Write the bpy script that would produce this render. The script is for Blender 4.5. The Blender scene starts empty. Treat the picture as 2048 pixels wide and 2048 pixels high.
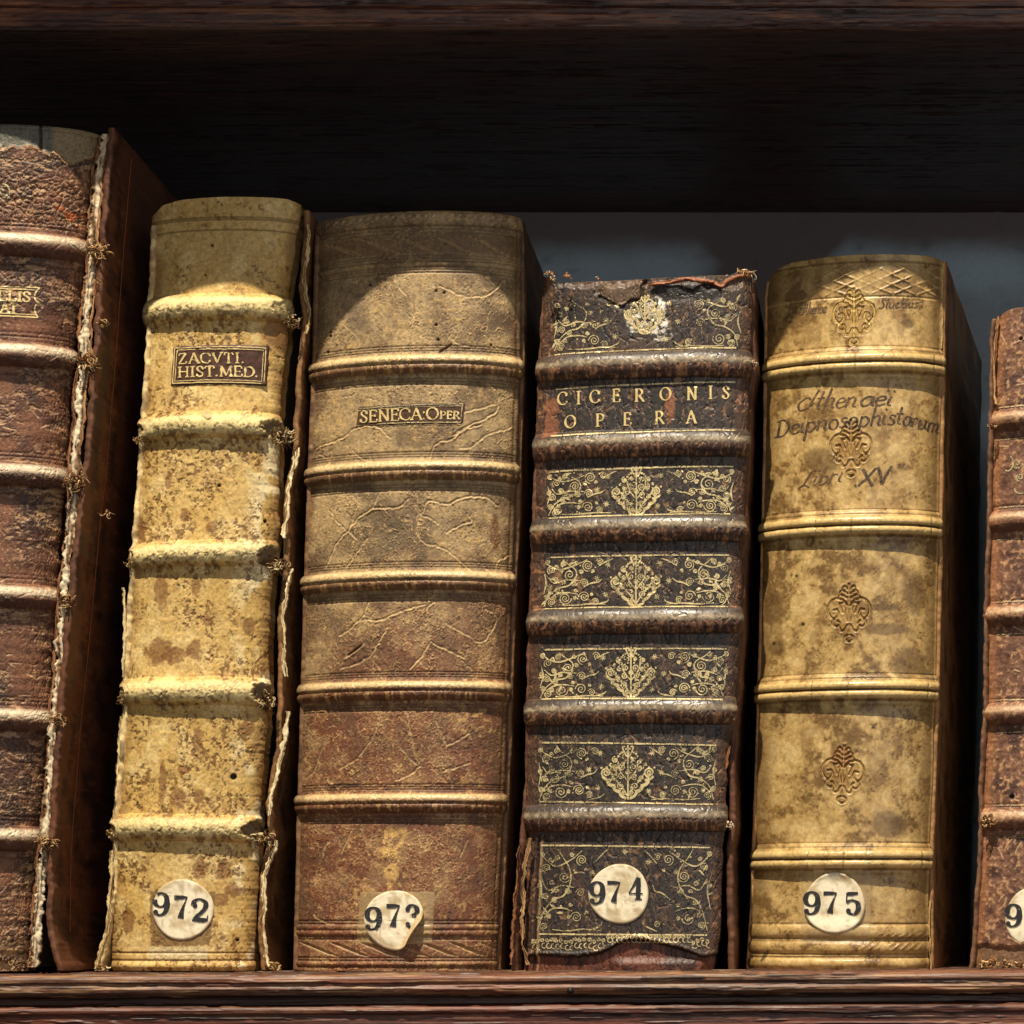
import bpy, math, random
import numpy as np

# ------------------------------------------------------------------ units
# geometry is laid out in "units" of 0.25 mm; Y is depth behind the shelf's front edge, Z height above the shelf
S = 0.00025
D = 5400.0            # camera distance to the shelf edge (units)
VX, VV = 1600.0, 1850.0   # where the optical axis meets the shelf plane
SHELF = 1945.0        # picture height of the shelf top

def W(x, y, z):
    return ((x - 1024.0) * S, y * S, z * S)

scene = bpy.context.scene
COL = scene.collection

# ------------------------------------------------------------------ camera
cam = bpy.data.cameras.new('camera')
cam_o = bpy.data.objects.new('camera', cam); COL.objects.link(cam_o)
cam_o.location = W(VX, -D, SHELF - VV)
cam_o.rotation_euler = (math.radians(90), 0, 0)
cam.sensor_fit = 'HORIZONTAL'; cam.sensor_width = 36.0
cam.lens = 36.0 * D / 2048.0
cam.shift_x = (1024 - VX) / 2048.0
cam.shift_y = (VV - 1024) / 2048.0
cam.clip_start = 0.05; cam.clip_end = 50
scene.camera = cam_o

# ------------------------------------------------------------------ light
world = bpy.data.worlds.new('World'); scene.world = world; world.use_nodes = True
bg = world.node_tree.nodes['Background']
bg.inputs[0].default_value = (0.93, 0.95, 1.0, 1); bg.inputs[1].default_value = 0.07

TX, TZ = 0.22, 2.0    # key light: sideways and upward per unit of depth
def aim(o, tgt):
    d = [tgt[i] - o.location[i] for i in range(3)]
    from mathutils import Vector
    o.rotation_euler = Vector(d).to_track_quat('-Z', 'Y').to_euler()
kl = bpy.data.lights.new('key_lamp', 'SPOT')
ko = bpy.data.objects.new('key_lamp', kl); COL.objects.link(ko)
c0 = W(1000, 150, 800)
ln = math.sqrt(TX * TX + 1 + TZ * TZ); R0 = 3.6
ko.location = (c0[0] - TX / ln * R0, c0[1] - R0 / ln, c0[2] + TZ / ln * R0)
aim(ko, c0)
kl.energy = 1150; kl.spot_size = math.radians(24); kl.spot_blend = 0.3
kl.shadow_soft_size = 0.018; kl.color = (1.0, 0.89, 0.72)
fl_ = bpy.data.lights.new('fill_light', 'AREA'); fo = bpy.data.objects.new('fill_light', fl_); COL.objects.link(fo)
fl_.size = 1.7; fl_.energy = 15; fl_.color = (1.0, 0.95, 0.92); fo.location = (0.6, -2.2, 0.36); aim(fo, W(1100, 200, 900))  # soft frontal fill, added to lift the shade and the back panel

vs = scene.view_settings
vs.view_transform = 'Standard'; vs.look = 'None'; vs.exposure = 0.0; vs.gamma = 1.0

# ------------------------------------------------------------------ numpy noise
def _hash(ix, iy, seed):
    h = (ix.astype(np.int64) * 374761393 + iy.astype(np.int64) * 668265263 + seed * 1274126177) & 0xFFFFFFFF
    h = ((h ^ (h >> 13)) * 1274126177) & 0xFFFFFFFF
    h = h ^ (h >> 16)
    return (h & 0xFFFFFF) / float(0xFFFFFF)
def vnoise(x, y, seed=0):
    x = np.asarray(x, float); y = np.asarray(y, float)
    x, y = np.broadcast_arrays(x, y)
    ix = np.floor(x); iy = np.floor(y); fx = x - ix; fy = y - iy
    ux = fx * fx * (3 - 2 * fx); uy = fy * fy * (3 - 2 * fy)
    a = _hash(ix, iy, seed); b = _hash(ix + 1, iy, seed); c = _hash(ix, iy + 1, seed); d = _hash(ix + 1, iy + 1, seed)
    return (a * (1 - ux) + b * ux) * (1 - uy) + (c * (1 - ux) + d * ux) * uy
def fbm(x, y, seed=0, oct=4, gain=0.5):
    s = 0.0; a = 1.0; n = 0.0
    for i in range(oct):
        s = s + a * vnoise(np.asarray(x) * 2.03 ** i + 17.3 * i, np.asarray(y) * 2.03 ** i - 9.1 * i, seed + i * 31)
        n += a; a *= gain
    return s / n
def worley(x, y, seed=0):
    ix = np.floor(x); iy = np.floor(y)
    f1 = np.full(x.shape, 9.0); f2 = np.full(x.shape, 9.0)
    for dx in (-1, 0, 1):
        for dy in (-1, 0, 1):
            cx = ix + dx; cy = iy + dy
            px = cx + _hash(cx, cy, seed); py = cy + _hash(cx, cy, seed + 77)
            d = np.hypot(px - x, py - y)
            f2 = np.where(d < f1, f1, np.minimum(f2, d)); f1 = np.minimum(f1, d)
    return f1, f2
def sm(x, a, b):
    t = np.clip((x - a) / (b - a), 0, 1); return t * t * (3 - 2 * t)
def lin(r, g, b):
    return np.array([((c / 255.0) / 12.92 if c <= 10 else ((c / 255.0 + 0.055) / 1.055) ** 2.4) for c in (r, g, b)])
def mixc(c, col, m):
    return c * (1 - m[..., None]) + col * m[..., None]

# ------------------------------------------------------------------ materials
MATS = {}
def nodes_of(m):
    m.use_nodes = True; nt = m.node_tree
    return nt, nt.nodes['Principled BSDF'], nt.nodes.new, nt.links.new
def surf_mat(name, rough=0.55, spec=0.4, grain=2600., grain_amt=0.28, bump=0.25, crack=0., crack_scale=900., use_rough=True, bump_d=0.0002, stretch=None):
    """colour attribute of the piece, broken up by fine noise; relief from noise and fine cracks"""
    m = bpy.data.materials.new(name); nt, P, N, L = nodes_of(m)
    at = N('ShaderNodeAttribute'); at.attribute_name = 'tint'
    tc = N('ShaderNodeTexCoord')
    mp = N('ShaderNodeMapping'); mp.inputs['Scale'].default_value = stretch or (1, 1, 1); L(tc.outputs['Object'], mp.inputs['Vector'])
    n1 = N('ShaderNodeTexNoise'); n1.inputs['Scale'].default_value = grain; n1.inputs['Detail'].default_value = 5; n1.inputs['Roughness'].default_value = 0.7
    L(mp.outputs[0], n1.inputs['Vector'])
    n2 = N('ShaderNodeTexNoise'); n2.inputs['Scale'].default_value = grain * 0.22; n2.inputs['Detail'].default_value = 6
    L(mp.outputs[0], n2.inputs['Vector'])
    r1 = N('ShaderNodeMapRange'); r1.inputs[1].default_value = 0.3; r1.inputs[2].default_value = 0.7
    r1.inputs[3].default_value = 1 - grain_amt; r1.inputs[4].default_value = 1 + grain_amt
    L(n1.outputs[0], r1.inputs[0])
    r2 = N('ShaderNodeMapRange'); r2.inputs[1].default_value = 0.3; r2.inputs[2].default_value = 0.7
    r2.inputs[3].default_value = 1 - grain_amt * .8; r2.inputs[4].default_value = 1 + grain_amt * .8
    L(n2.outputs[0], r2.inputs[0])
    mu = N('ShaderNodeMath'); mu.operation = 'MULTIPLY'; L(r1.outputs[0], mu.inputs[0]); L(r2.outputs[0], mu.inputs[1])
    vm = N('ShaderNodeVectorMath'); vm.operation = 'SCALE'
    L(at.outputs['Color'], vm.inputs[0]); L(mu.outputs[0], vm.inputs['Scale'])
    L(vm.outputs[0], P.inputs['Base Color'])
    hsum = N('ShaderNodeMath'); hsum.operation = 'ADD'; L(n1.outputs[0], hsum.inputs[0]); L(n2.outputs[0], hsum.inputs[1])
    hout = hsum.outputs[0]
    if crack > 0:
        vo = N('ShaderNodeTexVoronoi'); vo.feature = 'DISTANCE_TO_EDGE'; vo.inputs['Scale'].default_value = crack_scale
        ad = N('ShaderNodeVectorMath'); ad.operation = 'ADD'
        sc = N('ShaderNodeVectorMath'); sc.operation = 'SCALE'; sc.inputs['Scale'].default_value = 0.0012
        L(n2.outputs['Color'], sc.inputs[0]); L(sc.outputs[0], ad.inputs[0]); L(tc.outputs['Object'], ad.inputs[1])
        L(ad.outputs[0], vo.inputs['Vector'])
        rr = N('ShaderNodeMapRange'); rr.inputs[1].default_value = 0; rr.inputs[2].default_value = 0.12; rr.inputs[3].default_value = -crack; rr.inputs[4].default_value = 0
        L(vo.outputs['Distance'], rr.inputs[0])
        h2 = N('ShaderNodeMath'); h2.operation = 'ADD'; L(hout, h2.inputs[0]); L(rr.outputs[0], h2.inputs[1]); hout = h2.outputs[0]
    bp = N('ShaderNodeBump'); bp.inputs['Strength'].default_value = bump; bp.inputs['Distance'].default_value = bump_d
    L(hout, bp.inputs['Height']); L(bp.outputs[0], P.inputs['Normal'])
    ra = N('ShaderNodeAttribute'); ra.attribute_name = 'gloss'
    rm = N('ShaderNodeMapRange'); rm.inputs[3].default_value = rough; rm.inputs[4].default_value = 0.22
    L(ra.outputs['Fac'], rm.inputs[0])
    rn = N('ShaderNodeMapRange'); rn.inputs[1].default_value = .3; rn.inputs[2].default_value = .7; rn.inputs[3].default_value = -.1; rn.inputs[4].default_value = .1
    L(n2.outputs[0], rn.inputs[0])
    ar = N('ShaderNodeMath'); ar.operation = 'ADD'; L(rm.outputs[0], ar.inputs[0]); L(rn.outputs[0], ar.inputs[1])
    L(ar.outputs[0], P.inputs['Roughness'])
    P.inputs['Specular IOR Level'].default_value = spec
    return m
def worn_mat(name, a, b, scale, lo, hi, rough=0.5, metal=0.0, bump=0.2, detail=6, patch=0.0):
    """two colours mixed by noise: ink or gold worn away to what lies under it"""
    m = bpy.data.materials.new(name); nt, P, N, L = nodes_of(m)
    tc = N('ShaderNodeTexCoord'); n1 = N('ShaderNodeTexNoise'); n1.inputs['Scale'].default_value = scale; n1.inputs['Detail'].default_value = detail
    n1.inputs['Roughness'].default_value = 0.65
    L(tc.outputs['Object'], n1.inputs['Vector'])
    mr = N('ShaderNodeMapRange'); mr.inputs[1].default_value = lo; mr.inputs[2].default_value = hi
    fac = n1.outputs[0]
    if patch:
        n2 = N('ShaderNodeTexNoise'); n2.inputs['Scale'].default_value = 85; n2.inputs['Detail'].default_value = 4; L(tc.outputs['Object'], n2.inputs['Vector'])
        pm = N('ShaderNodeMapRange'); pm.inputs[1].default_value = .35; pm.inputs[2].default_value = .65; pm.inputs[3].default_value = -patch; pm.inputs[4].default_value = patch
        L(n2.outputs[0], pm.inputs[0]); ad = N('ShaderNodeMath'); ad.operation = 'ADD'; L(n1.outputs[0], ad.inputs[0]); L(pm.outputs[0], ad.inputs[1]); fac = ad.outputs[0]
    L(fac, mr.inputs[0])
    mx = N('ShaderNodeMix'); mx.data_type = 'RGBA'
    L(mr.outputs[0], mx.inputs[0]); mx.inputs[6].default_value = (*a, 1); mx.inputs[7].default_value = (*b, 1)
    L(mx.outputs[2], P.inputs['Base Color'])
    P.inputs['Roughness'].default_value = rough; P.inputs['Metallic'].default_value = metal
    bp = N('ShaderNodeBump'); bp.inputs['Strength'].default_value = bump; bp.inputs['Distance'].default_value = 0.0002
    L(n1.outputs[0], bp.inputs['Height']); L(bp.outputs[0], P.inputs['Normal'])
    return m
M = {}
M['calf']   = surf_mat('brown_calf_leather', rough=0.56, spec=0.35, grain=2400, grain_amt=0.36, bump=0.45, crack=0.5, crack_scale=700)
M['vellum'] = surf_mat('spotted_pale_leather', rough=0.62, spec=0.3, grain=2600, grain_amt=0.28, bump=0.4)
M['black']  = surf_mat('cracked_black_leather', rough=0.5, spec=0.42, grain=2600, grain_amt=0.34, bump=0.2, crack=0.25, crack_scale=1100)
M['parch']  = surf_mat('smooth_parchment', rough=0.46, spec=0.4, grain=2200, grain_amt=0.26, bump=0.2)
M['red']    = surf_mat('worn_russet_leather', rough=0.52, spec=0.4, grain=2600, grain_amt=0.32, bump=0.4, crack=0.6, crack_scale=650)
M['board']  = surf_mat('cover_leather', rough=0.6, spec=0.3, grain=1300, grain_amt=0.3, bump=0.3)
M['fibre']  = surf_mat('frayed_fibre', rough=0.9, spec=0.1, grain=4000, grain_amt=0.3, bump=0.5)
M['paper']  = surf_mat('label_paper', rough=0.75, spec=0.25, grain=1200, grain_amt=0.07, bump=0.3, bump_d=0.0004)
M['wood']   = surf_mat('old_shelf_wood', rough=0.5, spec=0.4, grain=2800, grain_amt=0.4, bump=0.5, stretch=(.07, 1, 1))
M['page']   = worn_mat('page_edges', lin(170, 150, 110), lin(110, 92, 62), 800, .35, .65, rough=.9)
M['gold']   = worn_mat('worn_gold_leaf', lin(214, 194, 142), lin(74, 64, 50), 2000, .51, .61, rough=.42, metal=0.15, patch=.07)
M['gold_l'] = worn_mat('gold_lettering', lin(222, 196, 134), lin(110, 88, 58), 1500, .56, .66, rough=.42, metal=0.15)
M['gold_dim'] = worn_mat('faded_gold_leaf', lin(196, 178, 130), lin(74, 64, 52), 1700, .48, .59, rough=.5, metal=0.1, patch=.07)
M['gold_b']   = worn_mat('bright_gold_leaf', lin(214, 180, 98), lin(150, 118, 62), 900, .42, .6, rough=.4, metal=0.15)
M['tool']   = worn_mat('blind_tooled_line', lin(186, 148, 84), lin(128, 94, 52), 900, .42, .62, rough=.45)
M['ink']    = worn_mat('brown_black_ink', lin(46, 32, 26), lin(128, 98, 58), 650, .45, .70, rough=.7)
M['ink_f']  = worn_mat('faded_brown_ink', lin(78, 54, 36), lin(140, 108, 62), 500, .48, .68, rough=.7)
M['print']  = worn_mat('worn_black_print', lin(26, 26, 30), lin(200, 188, 158), 1300, .61, .68, rough=.7)
def tape_mat():
    m = bpy.data.materials.new('clear_tape'); nt, P, N, L = nodes_of(m)
    P.inputs['Base Color'].default_value = (*lin(205, 180, 130), 1); P.inputs['Roughness'].default_value = .3; P.inputs['Alpha'].default_value = .34
    return m
M['tape'] = tape_mat()
M['nail'] = worn_mat('dark_iron', lin(30, 27, 27), lin(60, 48, 42), 900, .4, .6, rough=.5, metal=.6)

# ------------------------------------------------------------------ object helpers
def mesh_obj(name, V, F, mat, parent=None, tint=None, gloss=None, normals=None, smooth=True, origin=(0, 0, 0)):
    """V in units, F (n,4) or (n,3) index array or list"""
    V = np.asarray(V, float)
    me = bpy.data.meshes.new(name)
    P = np.empty_like(V); P[:, 0] = (V[:, 0] - 1024) * S; P[:, 1] = V[:, 1] * S; P[:, 2] = V[:, 2] * S
    P -= np.array(origin)
    if isinstance(F, np.ndarray):
        nf, k = F.shape
        me.vertices.add(len(P)); me.vertices.foreach_set('co', P.ravel())
        me.loops.add(nf * k); me.loops.foreach_set('vertex_index', F.ravel().astype(np.int32))
        me.polygons.add(nf); me.polygons.foreach_set('loop_start', (np.arange(nf) * k).astype(np.int32))
        me.polygons.foreach_set('loop_total', np.full(nf, k, np.int32))
        me.update(calc_edges=True)
    else:
        me.from_pydata(P.tolist(), [], F)
    me.polygons.foreach_set('use_smooth', np.full(len(me.polygons), smooth))
    if tint is not None:
        a = me.attributes.new('tint', 'FLOAT_COLOR', 'POINT')
        c = np.ones((len(P), 4)); c[:, :3] = np.clip(tint, 0, 1); a.data.foreach_set('color', c.ravel())
        a = me.attributes.new('gloss', 'FLOAT', 'POINT')
        a.data.foreach_set('value', (np.zeros(len(P)) if gloss is None else np.clip(gloss, 0, 1)).astype(np.float32))
    me.update()
    if normals is not None:
        me.normals_split_custom_set_from_vertices(normals)
    if mat: me.materials.append(mat)
    o = bpy.data.objects.new(name, me); COL.objects.link(o)
    if parent is not None:
        o.parent = parent
    else:
        o.location = origin
    return o
def grid_faces(nr, nc, flip=False):
    r = np.arange(nr - 1)[:, None]; c = np.arange(nc - 1)[None, :]
    a = r * nc + c
    f = np.stack([a, a + 1, a + nc + 1, a + nc], -1).reshape(-1, 4)
    return f[:, ::-1].copy() if flip else f
def empty(name, x, y, z, label, cat, group=None):
    o = bpy.data.objects.new(name, None); COL.objects.link(o); o.location = W(x, y, z); o.empty_display_size = .02
    o['label'] = label; o['category'] = cat
    if group: o['group'] = group
    return o

class MB:
    """collects tubes and blobs with a colour per vertex"""
    def __init__(s): s.V = []; s.F = []; s.C = []
    def tube(s, pts, rad, col, k=5, flat=1.0):
        pts = np.asarray(pts, float); n = len(pts); rad = np.broadcast_to(rad, n)
        col = np.broadcast_to(col, (n, 3)); b = len(s.V)
        t = np.gradient(pts, axis=0); t /= np.linalg.norm(t, axis=1)[:, None] + 1e-9
        up = np.array([0, 1., 0]); 
        a = np.cross(t, up); ln_ = np.linalg.norm(a, axis=1); a[ln_ < .1] = (1, 0, 0); a /= np.linalg.norm(a, axis=1)[:, None]
        c = np.cross(t, a)
        for i in range(n):
            for j in range(k):
                th = 2 * math.pi * j / k
                s.V.append(pts[i] + rad[i] * (math.cos(th) * a[i] + flat * math.sin(th) * c[i])); s.C.append(col[i])
        for i in range(n - 1):
            for j in range(k):
                s.F.append((b + i * k + j, b + i * k + (j + 1) % k, b + (i + 1) * k + (j + 1) % k, b + (i + 1) * k + j))
        s.F.append(tuple(b + j for j in range(k))[::-1]); s.F.append(tuple(b + (n - 1) * k + j for j in range(k)))
    def build(s, name, mat, parent, gloss=None):
        return mesh_obj(name, np.array(s.V), s.F, mat, parent, tint=np.array(s.C), origin=parent.location if parent else (0, 0, 0))

def catmull(p, step=3.0):
    p = np.asarray(p, float)
    if len(p) < 3:
        n = max(2, int(np.linalg.norm(p[-1] - p[0]) / step) + 1)
        return p[0] + (p[-1] - p[0]) * np.linspace(0, 1, n)[:, None]
    q = np.vstack([2 * p[0] - p[1], p, 2 * p[-1] - p[-2]]); out = []
    for i in range(1, len(q) - 2):
        n = max(2, int(np.linalg.norm(q[i + 1] - q[i]) / step) + 1)
        t = np.linspace(0, 1, n, endpoint=False)[:, None]
        a, b, c, d = q[i - 1], q[i], q[i + 1], q[i + 2]
        out.append(.5 * (2 * b + (c - a) * t + (2 * a - 5 * b + 4 * c - d) * t ** 2 + (3 * b - a - 3 * c + d) * t ** 3))
    out.append(p[-1:]); return np.vstack(out)

# ------------------------------------------------------------------ strokes: lettering and ornament
def arc(cx, cy, rx, ry, a0, a1, n=18):
    a = np.radians(np.linspace(a0, a1, n)); return np.stack([cx + rx * np.cos(a), cy + ry * np.sin(a)], 1)
def spiral(cx, cy, r, turns=2.1, a0=0, d=1, n=36, rmin=.12):
    t = np.linspace(0, 1, n); a = math.radians(a0) + d * 2 * math.pi * turns * t; rr = r * (1 - (1 - rmin) * t ** .85)
    return np.stack([cx + rr * np.cos(a), cy + rr * np.sin(a)], 1)
def dot(cx, cy, r):
    return ('dot', cx, cy, r)
def ser(x, y, w=.3):
    return [(x - w / 2, y), (x + w / 2, y)]
def bowl(x0, x1, y0, y1):
    rx = x1 - x0; ry = (y1 - y0) / 2
    return np.vstack([[(x0 - .0, y1)], arc(x0 + rx * .35, (y0 + y1) / 2, rx * .65, ry, 90, -90, 16), [(x0, y0)]])
ROM = {
 'A': (.86, [[(.06, 0), (.42, 1)], [(.40, 1), (.80, 0)], [(.2, .36), (.66, .36)], ser(.06, 0, .24), ser(.8, 0, .26)]),
 'C': (.84, [arc(.45, .5, .42, .5, 48, 318, 26), [(.75, .92), (.75, .66)], [(.76, .1), (.77, .28)]]),
 'D': (.88, [[(.16, 0), (.16, 1)], bowl(.16, .84, 0, 1), ser(.14, 0, .2), ser(.14, 1, .2)]),
 'E': (.72, [[(.16, 0), (.16, 1)], [(.04, 1), (.62, 1), (.63, .8)], [(.16, .52), (.5, .52)], [(.5, .62), (.5, .42)], [(.04, 0), (.66, 0), (.68, .22)]]),
 'H': (.92, [[(.16, 0), (.16, 1)], [(.74, 0), (.74, 1)], [(.16, .52), (.74, .52)], ser(.16, 0), ser(.16, 1), ser(.74, 0), ser(.74, 1)]),
 'I': (.42, [[(.2, 0), (.2, 1)], ser(.2, 0, .34), ser(.2, 1, .34)]),
 'L': (.7, [[(.16, 0), (.16, 1)], ser(.16, 1, .3), [(.04, 0), (.62, 0), (.65, .25)]]),
 'M': (1.05, [[(.14, 0), (.18, 1)], [(.16, 1), (.52, .08)], [(.52, .08), (.86, 1)], [(.86, 1), (.9, 0)], ser(.13, 0, .24), ser(.9, 0, .28), ser(.1, 1, .14), ser(.93, 1, .14)]),
 'N': (.92, [[(.16, 0), (.16, 1)], [(.14, 1), (.76, 0)], [(.76, 0), (.76, 1)], ser(.16, 0, .26), ser(.76, 1, .26), ser(.1, 1, .12)]),
 'O': (.92, [arc(.46, .5, .43, .5, 90, 452, 32)]),
 'P': (.74, [[(.16, 0), (.16, 1)], bowl(.16, .66, .44, 1), ser(.16, 0, .34), ser(.12, 1, .16)]),
 'R': (.84, [[(.16, 0), (.16, 1)], bowl(.16, .64, .48, 1), [(.4, .48), (.76, 0)], ser(.16, 0, .3), ser(.12, 1, .16), ser(.78, 0, .14)]),
 'S': (.64, [catmull([(.54, .78), (.44, .96), (.28, 1), (.12, .86), (.16, .66), (.4, .46), (.54, .28), (.46, .06), (.28, 0), (.12, .06), (.06, .24)], .03), [(.54, .94), (.54, .7)], [(.06, .06), (.06, .3)]]),
 'T': (.8, [[(.4, 0), (.4, 1)], [(.06, .78), (.06, 1), (.74, 1), (.74, .78)], ser(.4, 0, .32)]),
 'V': (.86, [[(.06, 1), (.44, 0)], [(.42, 0), (.78, 1)], ser(.08, 1, .28), ser(.78, 1, .24)]),
 'Z': (.76, [[(.08, .8), (.1, 1), (.64, 1)], [(.64, 1), (.62, .98), (.08, .02)], [(.06, 0), (.66, 0), (.68, .22)]]),
 '.': (.3, [dot(.12, .06, .09)]),
 ':': (.3, [dot(.12, .08, .085), dot(.12, .6, .085)]),
}
HAND = {
 'a': (.52, [[(.44, .44), (.22, .5), (.05, .24), (.18, .0), (.38, .12), (.45, .5), (.44, .1), (.54, .02)]]),
 'b': (.46, [[(.16, 1), (.08, .1), (.22, 0), (.4, .2), (.3, .45), (.1, .36)]]),
 'c': (.42, [[(.38, .42), (.22, .5), (.06, .26), (.18, 0), (.4, .1)]]),
 'e': (.42, [[(.05, .24), (.36, .32), (.3, .48), (.12, .44), (.06, .18), (.2, 0), (.42, .1)]]),
 'h': (.52, [[(.18, 1), (.06, 0)], [(.08, .3), (.26, .5), (.4, .42), (.36, .08), (.5, .02)]]),
 'i': (.24, [[(.1, .5), (.07, .08), (.2, .02)], dot(.14, .76, .06)]),
 'k': (.46, [[(.18, 1), (.08, 0)], [(.42, .5), (.12, .22), (.44, 0)]]),
 'l': (.24, [[(.14, 1), (.06, .06), (.18, 0)]]),
 'm': (.7, [[(.08, .5), (.04, 0)], [(.06, .34), (.22, .5), (.32, .4), (.28, 0)], [(.3, .34), (.46, .5), (.56, .4), (.52, .06), (.66, .02)]]),
 'n': (.5, [[(.08, .5), (.04, 0)], [(.06, .34), (.26, .5), (.38, .4), (.34, .06), (.48, .02)]]),
 'o': (.46, [arc(.23, .25, .18, .25, 90, 450, 16)]),
 'p': (.48, [[(.1, .52), (.0, -.42)], [(.08, .4), (.26, .5), (.42, .28), (.24, 0), (.08, .08)]]),
 'r': (.4, [[(.1, .5), (.05, 0)], [(.06, .3), (.2, .48), (.36, .44)]]),
 's': (.4, [[(.36, .44), (.2, .5), (.1, .38), (.32, .16), (.2, 0), (.03, .06)]]),
 't': (.32, [[(.2, .86), (.1, .1), (.24, .02)], [(.0, .52), (.3, .55)]]),
 'u': (.52, [[(.08, .5), (.05, .12), (.18, 0), (.36, .15), (.42, .5), (.38, .08), (.5, .02)]]),
 'A': (.86, [[(.56, .52), (.36, .62), (.08, .34), (.2, .02), (.48, .1), (.74, .34)], [(.8, .98), (.62, .4), (.52, .05)]]),
 'D': (.7, [[(.16, .02), (.18, .8)], [(.04, .78), (.36, .82), (.6, .46), (.4, .06), (.02, .02)]]),
 'L': (.6, [[(.56, .84), (.4, .9), (.3, .62), (.18, .12), (.0, .02), (.2, .14), (.5, .0)]]),
 'S': (.56, [[(.5, .8), (.34, .9), (.16, .74), (.34, .48), (.4, .2), (.2, .0), (.02, .1)]]),
 'X': (.7, [[(.1, .86), (.3, .5), (.6, .0)], [(.64, .9), (.34, .44), (.0, .02)]]),
 'V': (.62, [[(.02, .86), (.16, .5), (.28, .0)], [(.28, .0), (.42, .5), (.58, .92)]]),
 '.': (.24, [dot(.1, .04, .05)]), ' ': (.36, []), '&': (.5, [[(.42, .4), (.2, .5), (.06, .26), (.2, .02), (.44, .2), (.3, .46)]]),
}
AX = np.array([-.33, .944])
def text_strokes(font, txt, x, v, cap, thick, thin, track=0.0, slant=0.0, width=None, rise=0.0, jit=0, seed=0, smooth=False, hscale=1.0):
    """list of (points[px,pv], halfwidths) ; v = baseline"""
    rng = random.Random(seed); out = []; tot = sum(font[c][0] + track for c in txt) - track
    sc = cap * hscale if width is None else width / tot
    cx = 0.0
    for ch in txt:
        w, st = font[ch]
        oy = rng.uniform(-jit, jit); ox = rng.uniform(-jit, jit)
        for s_ in st:
            if isinstance(s_, tuple) and s_[0] == 'dot':
                px = x + (cx + s_[1] + s_[2] * slant) * sc + ox; pv = v - s_[2] * cap - rise * (cx / tot) + oy
                out.append(('dot', px, pv, s_[3] * cap)); continue
            p = np.array(s_, float)
            if smooth: p = catmull(p, .07)
            else:
                p = catmull(p, .12) if len(p) == 2 else p
            q = np.stack([x + (cx + p[:, 0] + p[:, 1] * slant) * sc + ox, v - p[:, 1] * cap - rise * (cx / tot) + oy], 1)
            t = np.gradient(p, axis=0); t /= np.linalg.norm(t, axis=1)[:, None] + 1e-9
            k = np.abs(t @ AX) ** 3
            if ch == 'Z' and len(s_) == 3 and abs(s_[1][0] - .62) < .01: k[:] = .9
            out.append((q, thin + (thick - thin) * k))
        cx += w + track
    return out

# bold high-contrast numerals for the round labels, box 1 high
def numeral(ch):
    T, t = .115, .04
    def vw(p, f=1.0):
        p = np.asarray(p); d = np.gradient(p, axis=0); d /= np.linalg.norm(d, axis=1)[:, None] + 1e-9
        return t + (T * f - t) * np.abs(d[:, 1]) ** 2.2
    o = []
    if ch == '9':
        b = arc(.36, .68, .24, .3, 0, 360, 40); o.append((b, vw(b)))
        q = catmull([(.60, .72), (.62, .45), (.52, .14), (.32, .02), (.16, .1)], .04); o.append((q, vw(q, .95))); o.append(('dot', .16, .15, .11))
    elif ch == '7':
        o.append((np.array([(.04, .9), (.2, .9), (.4, .9), (.62, .9)]), np.array([.09, .085, .08, .03])))
        p = catmull([(.6, .9), (.48, .6), (.38, .3), (.32, .0)], .05); o.append((p, np.linspace(.02, 1, len(p)) ** 1.6 * .125 + .02))
    elif ch == '2':
        q = catmull([(.1, .72), (.16, .92), (.36, 1), (.58, .86), (.58, .64), (.4, .4), (.1, .12)], .04)
        k = vw(q, 1.0); k[-8:] = np.linspace(.1, .04, 8); o.append((q, k)); o.append(('dot', .17, .72, .11))
        o.append((np.array([(.05, .08), (.3, .10), (.5, .08), (.66, .1)]), np.array([.03, .09, .1, .06]))); o.append((np.array([(.64, .06), (.68, .3)]), np.array([.04, .02])))
    elif ch == '3':
        q = catmull([(.12, .8), (.3, 1), (.5, .9), (.52, .68), (.32, .55)], .04); o.append((q, vw(q))); o.append(('dot', .16, .8, .1))
        q = catmull([(.32, .55), (.56, .45), (.58, .15), (.36, 0), (.14, .12)], .04); o.append((q, vw(q))); o.append(('dot', .17, .17, .1))
    elif ch == '4':
        o.append((np.array([(.44, .0), (.44, .34), (.46, .6), (.46, .98)]), np.array([.1, .11, .11, .09])))
        o.append((np.array([(.46, 1.), (.22, .62), (.0, .28)]), np.array([.09, .05, .03]))); o.append((np.array([(.0, .27), (.66, .27)]), np.array([.03, .03])))
        o.append((np.array([(.28, .01), (.62, .01)]), np.array([.03, .03])))
    elif ch == '5':
        o.append((np.array([(.14, .9), (.35, .9), (.58, .93)]), np.array([.08, .085, .05]))); o.append((np.array([(.12, .95), (.1, .52)]), np.array([.03, .03])))
        q = catmull([(.1, .52), (.3, .62), (.54, .52), (.58, .22), (.4, .01), (.14, .1)], .04); o.append((q, vw(q))); o.append(('dot', .18, .16, .11))
    return o

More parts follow.
